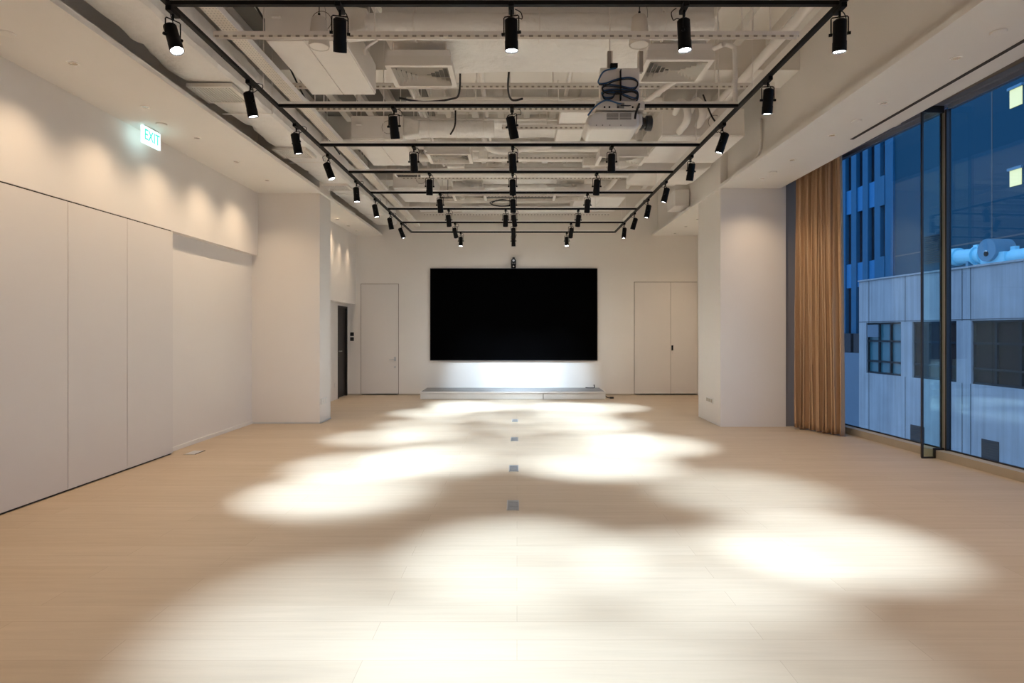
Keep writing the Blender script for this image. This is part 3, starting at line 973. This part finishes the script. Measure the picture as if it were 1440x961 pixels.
# tapered connectors between the units and the round ducts
for lab, y, z in (('tapered duct collar between the nearest left unit and its duct', 5.38, 4.02), ('tapered duct collar between the second left unit and its duct', 8.2, 4.03)):
    mb = MB()
    a = [(-1.49, y, z + .02), (-1.49, y + .14, z + .02), (-1.49, y + .14, z + .29), (-1.49, y, z + .29)]
    b_ = [(-1.26, y - .13, z + .01), (-1.26, y + .09, z + .01), (-1.26, y + .09, z + .2), (-1.26, y - .13, z + .2)]
    va = [mb.bm.verts.new(p) for p in a]
    vb = [mb.bm.verts.new(p) for p in b_]
    mb.bm.faces.new(list(reversed(va)))
    mb.bm.faces.new(vb)
    for i in range(4):
        mb.bm.faces.new([va[i], va[(i + 1) % 4], vb[(i + 1) % 4], vb[i]])
    tag(mb.build('duct_collar', M['insul'], None, .02), lab, 'duct collar')

def plenum(label, x0, x1, y0, y1, z0, z1):
    mb = MB()
    nx, ny = 40, 12
    top = {}
    for i in range(nx + 1):
        for j in range(ny + 1):
            x = x0 + (x1 - x0) * i / nx
            y = y0 + (y1 - y0) * j / ny
            e = min(1, min(j, ny - j) / 1.2) * min(1, min(i, nx - i) / 1.2)
            zb = z0 + .05 * (1 - e) + .022 * noise.noise(Vector((x * 2.4, y * 2.4, z0 * 7))) * e
            top[i, j, 0] = mb.bm.verts.new((x, y, zb))
            top[i, j, 1] = mb.bm.verts.new((x, y, z1))
    for i in range(nx):
        for j in range(ny):
            mb.bm.faces.new([top[i, j, 0], top[i, j + 1, 0], top[i + 1, j + 1, 0], top[i + 1, j, 0]])
            mb.bm.faces.new([top[i, j, 1], top[i + 1, j, 1], top[i + 1, j + 1, 1], top[i, j + 1, 1]])
    for i in range(nx):
        for j in (0, ny):
            mb.bm.faces.new([top[i, j, 0], top[i + 1, j, 0], top[i + 1, j, 1], top[i, j, 1]])
    for j in range(ny):
        for i in (0, nx):
            mb.bm.faces.new([top[i, j, 0], top[i, j, 1], top[i, j + 1, 1], top[i, j + 1, 0]])
    return tag(mb.build('duct_plenum', M['insul']), label, 'air duct', 'flat insulated plenums above the diffusers')
plenum('flat insulated plenum above the nearest pair of diffusers', -1.2, 1.75, 5.56, 6.42, 4.12, 4.42)
plenum('flat insulated plenum above the middle pair of diffusers', -1.0, 1.7, 8.75, 9.3, 4.36, 4.47)
plenum('flat insulated plenum above the far pair of diffusers', -1.0, 1.5, 11.0, 11.55, 4.2, 4.45)

def diffuser(label, x, y, z, wx, wy, rod=.24):
    t = thing('air_diffuser', label, 'air diffuser', (x, y, z), 0, 'square four way air diffusers')
    f = MB()
    hx, hy = wx / 2, wy / 2
    def ring(mb, ax, ay, bx, by, za, zb):
        A = [mb.bm.verts.new((sx_ * ax, sy_ * ay, za)) for sx_, sy_ in ((-1, -1), (1, -1), (1, 1), (-1, 1))]
        B = [mb.bm.verts.new((sx_ * bx, sy_ * by, zb)) for sx_, sy_ in ((-1, -1), (1, -1), (1, 1), (-1, 1))]
        for i in range(4):
            mb.bm.faces.new([A[i], A[(i + 1) % 4], B[(i + 1) % 4], B[i]])
    ring(f, hx, hy, hx - .045, hy - .045, 0, .002)
    ring(f, hx, hy, hx, hy, 0, .02)
    ring(f, hx - .012, hy - .012, hx - .012, hy - .012, .012, .092)
    f.build('frame', M['trim'], t)
    for k in range(6):
        s = (1 - (k + .1) / 6.4)
        ax, ay = (hx - .045) * s, (hy - .045) * s
        s2 = (1 - (k + .52) / 6.4)
        bx, by = (hx - .045) * s2, (hy - .045) * s2
        m_ = MB()
        ring(m_, ax, ay, bx, by, -.006, .042)
        o = m_.build('blade', M['trim'], t)
    MB().box(-hx + .045, hx - .045, -hy + .045, hy - .045, .085, .089).build('back_plate', M['grille'], t)  # grey plate paints in the shade seen between the blades
    MB().box(-hx + .02, hx - .02, -hy + .02, hy - .02, .089, .15).build('plenum_box', M['service'], t)
    for sx_ in (-1, 1):
        MB().cyl((sx_ * hx * .8, -hy * .7, .1), (sx_ * hx * .8, -hy * .7, rod), .006, 8).build('hanger_rod', M['service'], t)
    return t
diffuser('square white air diffuser on the left, nearest the camera', -.88, 5.83, 3.87, .60, .50)
diffuser('square white air diffuser on the right, above the projector', 1.43, 5.72, 3.87, .60, .52)
diffuser('square white air diffuser on the left, between the third and fourth cross tracks', -.92, 8.62, 3.87, .60, .48, 1.08)
diffuser('square white air diffuser on the right, between the third and fourth cross tracks', 1.43, 8.62, 3.84, .66, .48, 1.08)
diffuser('square white air diffuser on the left in the far half', -.85, 11.3, 3.9, .60, .48, .34)
diffuser('square white air diffuser on the right in the far half', .95, 11.3, 3.9, .60, .48, .34)

# slab beams, part of the structure
bs = MB()
for y in (4.2, 7.3, 9.95, 12.6):
    bs.box(-3.3, 3.3, y, y + .55, 4.55, ZC)
struct('ceiling_beams', bs, M['slab'], 'painted cross beams under the slab')
ds = MB()
for k in range(16):
    x = -3.1 + k * .4
    ds.box(x, x + .10, 4.8, YB, ZC - .12, ZC)
struct('ceiling_ribs', ds, M['slab'], 'ribs of the painted deck')
struct('ceiling_deck', MB().box(-3.1, -1.3, 3.0, 14.5, ZC - .03, ZC), M['void'], 'painted-in shade between the deck ribs on the left')

def pipe(name, label, pts, r, m='service', cat='pipe', res=1, rods=()):
    mb = MB().tube(pts, r, 12, res)
    if rods:
        for c in rods:
            zt_ = c[2] if c[2] < ZC else (4.83 if ((c[0] + 3.1) % .4) < .1 else ZC)
            mb.cyl((c[0], c[1], pts[0][2]), (c[0], c[1], zt_), .005, 8)
    o = mb.build(name, M[m])
    return tag(o, label, cat)
# long pipes running away from the camera and across
pipe('service_pipe', 'thin pipe running away beside the left cable tray', [(-1.30, 4.8, 4.46), (-1.30, 14.3, 4.46)], .02)
pipe('service_pipe', 'thin pipe running away left of the centre line', [(-.42, 4.8, 4.52), (-.42, 14.3, 4.52)], .028)
pipe('service_pipe', 'thin pipe running away right of the centre line', [(.62, 4.8, 4.50), (.62, 14.3, 4.50)], .022)
pipe('service_pipe', 'insulated pipe running away beside the right track', [(2.62, 4.4, 4.42), (2.62, 9.88, 4.42)], .05)
pipe('service_pipe', 'upper of two cross pipes in front of the third cross track', [(-1.4, 7.95, 4.44), (1.84, 7.95, 4.44)], .035, rods=((-1.3, 7.95, ZC), (1.5, 7.95, ZC)))
pipe('service_pipe', 'lower of two cross pipes in front of the third cross track', [(-1.0, 7.75, 4.34), (1.7, 7.75, 4.34)], .018, rods=((-.9, 7.75, 4.56), (1.6, 7.75, 4.56)))
pipe('service_pipe', 'cross pipe in front of the fifth cross track, nearer one', [(-1.4, 9.42, 4.24), (1.85, 9.42, 4.24)], .04, rods=((-1.2, 9.42, ZC), (1.6, 9.42, ZC)))
pipe('service_pipe', 'cross pipe in front of the fifth cross track, farther one', [(-1.6, 10.4, 4.1), (1.85, 10.4, 4.1)], .045, rods=((-1.4, 10.4, 4.56), (1.7, 10.4, 4.56)))
pipe('service_pipe', 'long cross pipe above the fifth cross track', [(-1.6, 10.2, 4.32), (1.85, 10.2, 4.32)], .06, rods=((-1.45, 10.2, 4.56), (1.75, 10.2, 4.56)))
pipe('service_pipe', 'cross pipe near the far end of the open ceiling', [(-2.0, 12.95, 4.02), (2.0, 12.95, 4.02)], .04, rods=((-1.9, 12.95, 4.56), (1.9, 12.95, 4.56)))
pipe('insulated_pipe', 'white insulated elbow pipe entering the right fan coil unit, left one', [(2.02, 8.02, 4.30), (2.02, 7.85, 4.34), (2.02, 7.7, 4.32), (2.06, 7.62, 4.24), (2.08, 7.62, 4.12), (2.08, 7.75, 4.06), (2.08, 8.02, 4.06)], .045, res=5)
pipe('insulated_pipe', 'white insulated elbow pipe entering the right fan coil unit, right one', [(2.22, 8.02, 4.32), (2.22, 7.85, 4.36), (2.22, 7.7, 4.33), (2.25, 7.62, 4.24), (2.27, 7.64, 4.14), (2.30, 7.85, 4.12), (2.32, 8.02, 4.14)], .045, res=5)
pipe('insulated_pipe', 'white insulated pipe slanting up beside the right track', [(2.30, 7.85, 4.14), (2.46, 7.6, 4.30), (2.60, 7.4, 4.46)], .04, res=4)
pipe('service_pipe', 'upside down U shaped pipe near the right track', [(2.125, 6.1, 3.66), (2.125, 6.1, 4.20), (2.09, 6.1, 4.28), (2.02, 6.1, 4.30), (1.96, 6.12, 4.28), (1.70, 7.2, 4.50)], .022, res=4)
pipe('service_pipe', 'slanting conduit right of the projector', [(1.86, 6.5, 4.26), (1.46, 7.15, 4.12)], .03)
pipe('sprinkler_drop', 'small sprinkler drop left of the nearest left diffuser', [(-1.18, 5.3, 3.97), (-1.28, 5.3, 3.90), (-1.285, 5.3, 3.84)], .012, res=3)
pipe('drain_pipe', 'bent drain pipe on the upstand above the right soffit', [(3.27, 8.4, 4.35), (3.27, 8.4, 3.95), (3.27, 8.7, 3.84)], .02, res=3)
# box ducts near the far right corner
t = MB()
pts = [(1.9, 0, 4.05), (2.95, 0, 4.05), (3.06, 0, 4.09), (3.10, 0, 4.18), (3.10, 0, 4.5), (1.9, 0, 4.5)]
t.prism(pts, (0, 9.9, 0), (0, 10.9, 0))
tag(t.build('box_duct', M['service'], None, .02), 'boxy duct with a rounded corner above the right soffit', 'air duct')
t = MB().box(3.0, 3.28, 11.9, 12.5, 3.88, 4.2)
tag(t.build('box_duct', M['service'], None, .01), 'small box duct on the upstand near the far right corner', 'air duct')
t = MB().box(-.62, -.22, 6.5, 6.85, 4.35, 4.6).cyl((-.42, 6.7, 4.5), (-.42, 6.7, ZC), .01, 8)
tag(t.build('junction_box', M['service'], None, .01), 'square junction box behind the nearest left diffuser', 'junction box')
t = MB().box(.70, 1.0, 6.5, 6.8, 4.30, 4.55).cyl((.85, 6.65, 4.5), (.85, 6.65, ZC), .01, 8)
tag(t.build('junction_box', M['service'], None, .01), 'square junction box left of the projector bracket', 'junction box')
# broad hanging boxes beyond the third cross track
t = MB().box(.55, .92, 7.9, 9.3, 4.26, 4.36)
tag(t.build('box_duct', M['service'], None, .012), 'flat box duct beyond the projector running away from the camera', 'air duct')
for k in range(6):
    y = 9.3 + .22 * k
    pass
# more services over the far half
for lab, x0_, x1_, y, z, r, m_ in (('thin conduit across the ceiling just beyond the fourth cross track', -1.4, 1.8, 8.62, 4.42, .016, 'service'),
                                   ('steel pipe across the ceiling before the sixth cross track', -1.3, 1.8, 10.62, 4.26, .028, 'service'),
                                   ('thick pipe across the ceiling beyond the sixth cross track', -1.35, 1.0, 11.3 + .4, 4.44, .05, 'service'),
                                   ('thin conduit across the ceiling before the seventh cross track', -1.4, 1.0, 11.95, 4.05, .016, 'grille'),
                                   ('steel pipe across the ceiling before the farthest cross track', -2.0, 2.0, 13.1, 4.22, .03, 'service')):
    pipe('service_pipe', lab, [(x0_, y, z), (x1_, y, z)], r, m_, rods=((x0_ + .08, y, ZC if y not in (12.95, 13.1) else 4.56), (x1_ - .08, y, ZC if y not in (12.95, 13.1) else 4.56)))
pipe('flexible_duct', 'pale flexible hose curving beside the right track beyond the fifth cross track', [(1.30, 9.62, ZC), (1.30, 9.62, 4.6), (1.32, 9.62, 4.30), (1.40, 9.64, 4.12), (1.55, 9.66, 4.06), (1.72, 9.68, 4.10), (1.82, 9.7, 4.25)], .05, res=5)
pipe('flexible_duct', 'pale flexible hose curving left of the centre beyond the fourth cross track', [(-.5, 8.95, 4.40), (-.45, 8.96, 4.2), (-.35, 8.98, 4.10), (-.2, 9.05, 4.10), (.0, 9.12, 4.14), (.25, 9.14, 4.19), (.5, 9.14, 4.22)], .04, res=5)
pipe('flexible_duct', 'pale flexible hose rising near the far right corner', [(1.60, 11.45, 4.1), (1.70, 11.4, 4.16), (1.80, 11.2, 4.3), (1.85, 11.0, 4.6), (1.85, 11.0, ZC)], .045, res=5)
for lab, x, y, z, wx, wy, h_ in (('white control box left of the centre over the fourth cross track', -.98, 9.33, 4.06, .16, .08, .12), ('white control box, second of three beside the left diffuser', -.72, 9.33, 4.06, .12, .08, .12),
                                 ('white control box, third of three beside the left diffuser', -.50, 9.33, 4.06, .12, .08, .12), ('pale valve box over the fifth cross track at the left', -.95, 9.72, 4.04, .26, .12, .10),
                                 ('pale valve box near the right end of the fifth cross track', 1.12, 9.72, 4.06, .2, .14, .12), ('pale valve box near the far right corner', 1.35, 10.40, 4.2, .24, .12, .12)):
    mb = MB().box(x - wx / 2, x + wx / 2, y - wy / 2, y + wy / 2, z, z + h_).cyl((x, y, z + h_ - .01), (x, y, ZC if not 9.95 < y < 10.5 else 4.56), .006, 8)
    mb.cyl((x - wx * .2, y - wy / 2 - .012, z + h_ / 2), (x - wx * .2, y - wy / 2, z + h_ / 2), .014, 10)
    tag(mb.build('control_box', M['trim'], None, .004), lab, 'control box')
for lab, x, y, z, wx in (('added panel with painted shadow slots over the right side beyond the fifth cross track, nearer', .55, 9.66, 4.30, .5), ('added panel with painted shadow slots over the left side before the third left unit', -1.75, 10.55, 4.12, .6),
                         ('added panel with painted shadow slots over the left side by the seventh cross track', -1.7, 12.26, 4.12, .6)):
    t = thing('shadow_slot_panel', lab, 'shadow slot panel', (x, y, z))
    MB().box(-wx / 2, wx / 2, -.10, .10, 0, .05).build('frame', M['service'], t)
    for k in range(5):
        MB().box(-wx / 2 + .03, wx / 2 - .03, -.085 + k * .036, -.065 + k * .036, -.003, 0).build('slot', M['gap'], t)  # dark strips painted in for the shadowed slots among the services
    for sx_ in (-1, 1):
        MB().cyl((sx_ * wx * .4, 0, .05), (sx_ * wx * .4, 0, (4.56 if 9.95 < y < 10.5 or 12.6 < y < 13.15 else ZC) - z), .006, 8).build('hanger_rod', M['service'], t)
# cable clusters
def loops(label, c, w_, n, m='cable', r=.008, seed=1, hang=0):
    rs = random.Random(seed)
    pts = []
    hz = hang
    for i in range(n * 8):
        a = 2 * PI * i / 8
        pts.append((c[0] + w_ * math.cos(a) * rs.uniform(.85, 1.1), c[1] + .03 * rs.uniform(-1, 1), c[2] + .05 * math.sin(a) + rs.uniform(-.01, .01)))
    return tag(MB().tube(pts, r, 6, 3).build('cable_coil', M[m]), label, 'cable coil')
loops('black cable coil left of the centre spotlight, draped over the sixth cross track', (-.25, 10.744, 3.70), .2, 2, seed=4)
loops('pale cable coil behind the second left fan coil unit', (-1.28, 9.42, 4.20), .12, 2, 'service', .012, seed=5)
cdefs = [('black cable hanging in a loop left of the nearest left diffuser', [(-.6, 6.6, 4.35), (-.60, 6.5, 3.98), (-.66, 6.2, 3.80), (-.9, 6.0, 3.70), (-1.1, 5.85, 3.68)]),
         ('black cable dropping to the centre spotlight of the second cross track', [(-.08, 6.6, 4.3), (-.09, 6.3, 3.95), (-.05, 6.0, 3.72), (0.05, 5.84, 3.67)]),
         ('black cable slung in the gap beside the left track', [(-2.25, 4.5, 4.75), (-2.3, 5.2, 4.45), (-2.3, 5.9, 4.3), (-2.2, 6.4, 4.05)]),
         ('black cable slung beside the second left fan coil unit', [(-2.5, 6.6, 4.5), (-2.45, 7.2, 4.2), (-2.42, 7.9, 4.0), (-2.35, 8.3, 3.85)]),
         ('black cables looping behind the right track', [(2.2, 7.4, 4.3), (2.3, 7.4, 4.05), (2.35, 7.3, 3.9), (2.3, 7.1, 3.80)]),
         ('black cable end hanging beyond the second left fan coil unit', [(-.75, 7.62, 4.19), (-.76, 7.66, 4.02), (-.82, 7.7, 3.92)])]
for lab, pts in cdefs:
    tag(MB().tube(pts, .010, 8, 6).build('hanging_cable', M['cable']), lab, 'cable')

# pendant speakers
def pendant(label, x, y, z):
    t = thing('pendant_speaker', label, 'speaker', (x, y, z), 0, 'white pendant speakers')
    MB().lathe([(.072, .012), (.080, .004), (.083, .02), (.060, .225), (.048, .24), (0, .243)], 28).build('shell', M['speaker'], t)
    MB().lathe([(0, .006), (.072, .006), (.072, .012), (0, .012)], 28).build('front_grille', M['trim'], t)
    MB().cyl((0, 0, .24), (0, 0, .275), .010, 10).build('cable_gland', M['black'], t)
    MB().tube([(0, 0, .27), (.004, 0, .5), (0, 0, ZC - z)], .0045, 6).build('suspension_cable', M['cable'], t)
    MB().tube([(.02, 0, .24), (.06, -.02, .22), (.05, -.02, .33), (.003, 0, .5)], .002, 5, 4).build('signal_wire', M['grille'], t)
pendant('white cone pendant speaker on the left near the first track', -1.60, 5.06, 3.795)
pendant('white cone pendant speaker on the right above the projector', .99, 5.06, 3.81)

# ------------------------------------------------------------------ projector on its bracket
pj = thing('projector', 'large white projector with a black lens under the tracks', 'projector', (.80, 5.30, 3.156))
mb = MB()
prof = [(-.235, .035), (-.21, .0), (.17, .0), (.205, .03), (.205, .125), (.17, .145), (-.13, .15), (-.20, .125), (-.235, .08)]
mb.prism([(x, 0, z) for x, z in prof], (0, -.18, 0), (0, .18, 0))
mb.build('body', M['white_plastic'], pj, .022)
for k in range(2):
    x = -.065 + k * .105
    gr = MB().box(x, x + .095, -.184, -.178, .075, .128).build('vent', M['grille'], pj)
    s_ = MB()
    for i in range(5):
        s_.box(x, x + .095, -.187, -.184, .078 + i * .0105, .081 + i * .0105)
    s_.build('vent_slats', M['speaker'], gr)
MB().box(.19, .232, -.17, .06, .03, .14).build('lens_shroud', M['speaker'], pj, .018)
MB().cyl((.225, -.06, .085), (.25, -.06, .085), .055, 24).cyl((.25, -.06, .085), (.275, -.06, .085), .046, 24).cyl((.275, -.06, .085), (.325, -.06, .085), .063, 24).build('lens', M['blacksat'], pj, .004)
MB().cyl((.325, -.06, .085), (.328, -.06, .085), .050, 24).build('lens_glass', M['screen'], pj)
for x in (-.15, -.10, -.04, .05):
    MB().cyl((x, -.181, .03), (x, -.178, .03), .005, 8).build('screw', M['grille'], pj)
br = thing('projector_bracket', 'beige ceiling bracket with a blue cable wound on it above the projector', 'bracket', (.845, 5.20, 3.30))
MB().box(-.20, .20, -.09, .10, .012, .085).build('lower_plate', M['speaker'], br, .012)
MB().box(-.16, .165, -.05, .05, .085, .37).build('mast_box', M['service'], br, .008)
for x in (-.075, .18):
    MB().box(x - .021, x + .021, -.02, .022, .35, .52).build('hanger_channel', M['slots'], br)
    MB().cyl((x, 0, .50), (x, 0, ZC - 3.30), .006, 8).build('hanger_rod', M['service'], br)
for x in (-.13, -.09, -.02, .10, .15):
    MB().cyl((x, -.094, .03), (x, -.088, .03), .008, 8).build('bolt', M['black'], br)
MB().box(-.03, .03, -.094, -.09, .02, .065).build('vent', M['grille'], br)
def cable3(pts):
    return [((px - 727) / 880 * (5.20 + dy) - .845, dy, 1.5 - (py - 466) / 880 * (5.20 + dy) - 3.30) for px, py, dy in pts]
pts = [(866, 96, -.07), (850, 100, -.08), (843, 110, -.07), (842, 117, -.06), (852, 117, -.07), (866, 112, -.07), (884, 109, -.07), (895, 113, -.06), (896, 121, -.06), (888, 124, -.07), (872, 121, -.07), (853, 119, -.07), (847, 124, -.06),
       (852, 129, -.07), (870, 130, -.08), (888, 127, -.07), (896, 132, -.06), (893, 138, -.07), (880, 134, -.08), (866, 128, -.08), (862, 136, -.07), (850, 137, -.06), (847, 130, -.06), (858, 126, -.07), (880, 126, -.08), (895, 128, -.07), (897, 138, -.06), (890, 146, -.07),
       (872, 146, -.09), (855, 141, -.10), (845, 144, -.12), (835, 152, -.15), (827, 162, -.19)]
MB().tube(cable3(pts), .0065, 8, 6).build('wound_cable', M['bluecable'], br)
pts2 = [(px + 1.2 * math.sin(i * 2.1), py + 2.2, dy - .012) for i, (px, py, dy) in enumerate(pts[3:29])]
MB().tube(cable3(pts2), .005, 8, 6).build('wound_cable', M['cable'], br)
MB().box(.0, .006, -.10, -.05, .09, .34).build('cable_tie', M['black'], br)
MB().tube(cable3([(899, 146, -.09), (896, 154, -.11), (894, 160, -.14), (893, 167, -.15)]), .009, 8, 4).build('power_lead', M['cable'], br)
MB().box(-.08, -.02, -.08, -.04, .365, .395).build('plug', M['black'], br)

# ------------------------------------------------------------------ outside, across the street
struct('ground_street', MB().box(-40, 120, -60, 160, -14.2, -14), M['ground'], 'street far below')
def XF(off):
    return lambda y: 5.568 + KF * y + off
A8 = XF(8.0)
def onfac(px, py, base):
    """point of the facade plane seen at that place"""
    c, m_ = base(0), KF
    y = c / ((px - 727) / 880 - m_)
    return y, 1.5 - (py - 466) * y / 880
yc, _ = onfac(1208, 466, A8)
cbld = thing('concrete_building', 'weathered concrete building across the street with steel windows', 'building', (A8(18), 18, -14))
inv = Matrix.Translation(-Vector(cbld.location))
def putc(mb, name, m, par=None):
    o = mb.build(name, m, par or cbld)
    if par is None or True:
        o.data.transform(inv)
    return o
ztop = 3.24
# wall with openings: windows between zb and zt
zt, zb = 1.79, .06
wins = [(onfac(1218, 0, A8)[0], onfac(1267, 0, A8)[0], 'oglass', 3), (onfac(1283, 0, A8)[0], onfac(1345, 0, A8)[0], 'dglass', 3), (onfac(1366, 0, A8)[0], onfac(1470, 0, A8)[0], 'dglass', 3)]
mb = MB()
yn = 2.0
fbox(mb, yn, yc, 0, 2.6, zt, ztop, A8)
fbox(mb, yn, yc, 0, 2.6, -14, zb, A8)
prev = yc
for (ya, yb2, g, n) in wins:
    fbox(mb, ya, prev, 0, 2.6, zb, zt, A8)
    prev = yb2
fbox(mb, yn, prev, 0, 2.6, zb, zt, A8)
putc(mb, 'wall', M['concrete'])
for (ya, yb2, g, n) in wins:
    pane = putc(fbox(MB(), yb2, ya, .12, .14, zb, zt, A8), 'window', M[g])
    fr = MB()
    for i in range(n + 1):
        yy = ya + (yb2 - ya) * i / n
        fbox(fr, yy - .03, yy + .03, .06, .12, zb, zt, A8)
    for zz in (zb + .03, zb + .42, zt - .62, zt - .03):
        fbox(fr, yb2, ya, .05, .12, zz - .03, zz + .03, A8)
    o = fr.build('window_frame', M['oframe'], pane)
    o.data.transform(inv)
# joints on the concrete
jm = MB()
for px in (1222, 1273, 1353, 1365):
    yy = onfac(px, 0, A8)[0]
    fbox(jm, yy - .012, yy + .012, -.006, .0, -4, zb, A8)
    fbox(jm, yy - .012, yy + .012, -.006, .0, zt, ztop, A8)
fbox(jm, 2, yc, -.006, 0, zt + .02, zt + .045, A8)
putc(jm, 'panel_joints', M['joint'])
putc(fbox(MB(), 2, yc, -.05, .1, ztop, ztop + .05, A8), 'parapet_cap', M['concrete'])
for (p0, p1, q0, q1) in ((1281, 1300, 597, 626), (1381, 1405, 617, 651)):
    y0, z1 = onfac(p0, q0, A8)
    y1, z0 = onfac(p1, q1, A8)
    v = putc(fbox(MB(), y1, y0, -.02, .02, z0, z1, A8), 'vent', M['vent'])
    s = MB()
    for k in range(8):
        zz = z0 + (z1 - z0) * (k + .5) / 8
        fbox(s, y1 + .03, y0 - .03, -.035, -.02, zz - .008, zz + .008, A8)
    o = s.build('louvre', M['vent'], v)
    o.data.transform(inv)
ac = MB()
y0, z0 = onfac(1225, 456, A8)
fbox(ac, onfac(1234, 0, A8)[0], onfac(1219, 0, A8)[0], .02, .11, 1.30, 1.72, A8)
putc(ac, 'window_fan', M['podium'])

# ducts on the concrete roof
rd = thing('rooftop_duct', 'round duct on the concrete roof with cyan light painted in', 'rooftop duct', (A8(16) + 1.0, 16, ztop))
inv = Matrix.Translation(-Vector(rd.location))
R8 = XF(8.8)
def at_r(px, py):
    y, z = onfac(px, py, R8)
    return Vector((R8(y), y, z))
a, b_ = at_r(1337, 362), at_r(1388, 359)
mb = MB().cyl(a + FD * .1, a * .75 + b_ * .25, .26, 28)
o = mb.build('duct_run', M['duct_cyan_lit'], rd); o.data.transform(inv)
mb = MB().cyl(a * .75 + b_ * .25, b_, .21, 28)
o = mb.build('duct_run', M['duct_cyan_lit'], rd); o.data.transform(inv)
for f, r in ((.75, .275), (.93, .255), (1.03, .255)):
    c = a * (1 - f) + b_ * f
    o = MB().cyl(c - FD * .03, c + FD * .03, r, 28).build('flange', M['duct_cyan_lit'], rd); o.data.transform(inv)
c0, c1 = at_r(1390, 366), at_r(1424, 366)
mb = MB()
fbox(mb, c1.y, c0.y, -.25, .35, ztop + .05, c1.z + .24, R8)
o = mb.build('fan_box', M['duct_cyan_lit'], rd, .02); o.data.transform(inv)
c = at_r(1404, 352)
o = MB().cyl(c - FN * .35, c + FN * .25, .31, 28).build('fan_drum', M['duct_dark'], rd); o.data.transform(inv)
o = MB().cyl(c - FN * .37 + Vector((0, 0, -.1)), c - FN * .35 + Vector((0, 0, -.1)), .07, 14).build('fan_hub', M['black'], rd); o.data.transform(inv)
c = at_r(1424, 362)
o = MB().cyl(c, c - FD * 5, .2, 24).build('duct_run', M['duct_cyan_lit'], rd); o.data.transform(inv)
for px, py in ((1374, 346), (1427, 348)):
    c = at_r(px, py)
    o = MB().box(c.x - .06, c.x + .06, c.y - .08, c.y + .08, ztop, c.z + .03).build('bracket', M['duct_cyan_lit'], rd); o.data.transform(inv)
for f in (.1, .6):
    c = a * (1 - f) + b_ * f
    o = MB().box(c.x - .15, c.x + .15, c.y - .05, c.y + .05, ztop, c.z - .15).build('support', M['duct_dark'], rd); o.data.transform(inv)

# ribbed tower at the left
B11 = XF(11.0)
yr0, yr1 = onfac(1257, 0, B11)[0], 34.0
tw = thing('ribbed_tower', 'blue ribbed tower with narrow dark windows behind the curtain edge', 'building', (B11(28), 28, -14))
inv = Matrix.Translation(-Vector(tw.location))
def putt(mb, name, m):
    o = mb.build(name, m, tw)
    o.data.transform(inv)
    return o
putt(fbox(MB(), yr0, yr1, .14, 6, -14, 26, B11), 'core', M['tglass'])
mb = MB()
pitch = .80
k = 0
y = yr0
piers = []
while y < yr1:
    piers.append(y)
    y += pitch
for i, y in enumerate(piers):
    fbox(mb, y, y + (.36 if i else .50), -.03, .14, -14, 26, B11)
putt(mb, 'piers', M['tower'])
mb = MB()
fl = 3.27
for k in range(-4, 8):
    z = 1.5 + (466 - 306) * 28.5 / 880 + (k - 0) * fl
    fbox(mb, yr0, yr1, .03, .14, z - .0, z + 1.05, B11)
putt(mb, 'spandrels', M['spandrel'])
mb = MB()
for k in range(-4, 8):
    z = 1.5 + (466 - 306) * 28.5 / 880 + k * fl
    fbox(mb, piers[0] + .50, piers[1], -.06, .05, z - .08, z + 1.12, B11)
putt(mb, 'balcony_panels', M['tower'])
mb = MB()
fbox(mb, yr0 + .05, yr1, -1.0, .0, -14, 0.6, B11)
putt(mb, 'podium', M['podium'])
mb = MB()
for k in range(5):
    yy = 25.6 + k * .8
    fbox(mb, yy, yy + .6, -.75, -.25, .62, 1.4, B11)
putt(mb, 'air_conditioners', M['vent'])

# pale rendered block farther back, with two lit windows and a louvre
B30 = XF(11.04)
pb = thing('rendered_block', 'plain blue grey block next to the ribbed tower with two lit square windows', 'building', (B30(18), 18, -14))
inv = Matrix.Translation(-Vector(pb.location))
def putp(mb, name, m):
    o = mb.build(name, m, pb)
    o.data.transform(inv)
    return o
putp(fbox(MB(), 6, yr0 - .01, 0, 6, -14, 32, B30), 'wall', M['pale'])
mb = MB()
z = onfac(1275, 358, B30)[1]
fbox(mb, 6, yr0 - .02, -.01, 0, z - .025, z + .025, B30)
y_ = onfac(1395, 0, B30)[0]
fbox(mb, y_ - .02, y_ + .02, -.01, 0, -14, 32, B30)
putp(mb, 'render_joints', M['joint'])
for (p0, p1, q0, q1) in ((1421, 1438, 128, 146), (1421, 1437, 241, 259)):
    y0, z1 = onfac(p0, q0, B30)
    y1, z0 = onfac(p1, q1, B30)
    putp(fbox(MB(), y1, y0, -.03, .0, z0, z1, B30), 'lit_window', M['lit'])
    f_ = MB()
    fbox(f_, y1 - .05, y0 + .05, -.08, 0, z1, z1 + .08, B30)
    putp(f_, 'window_hood', M['duct_dark'])
y0, z1 = onfac(1302, 332, B30)
y1, z0 = onfac(1326, 368, B30)
mb = MB()
for k in range(14):
    zz = z0 + (z1 - z0) * k / 14
    fbox(mb, y1, y0, -.1, 0, zz, zz + (z1 - z0) / 28, B30)
putp(mb, 'louvre', M['vent'])
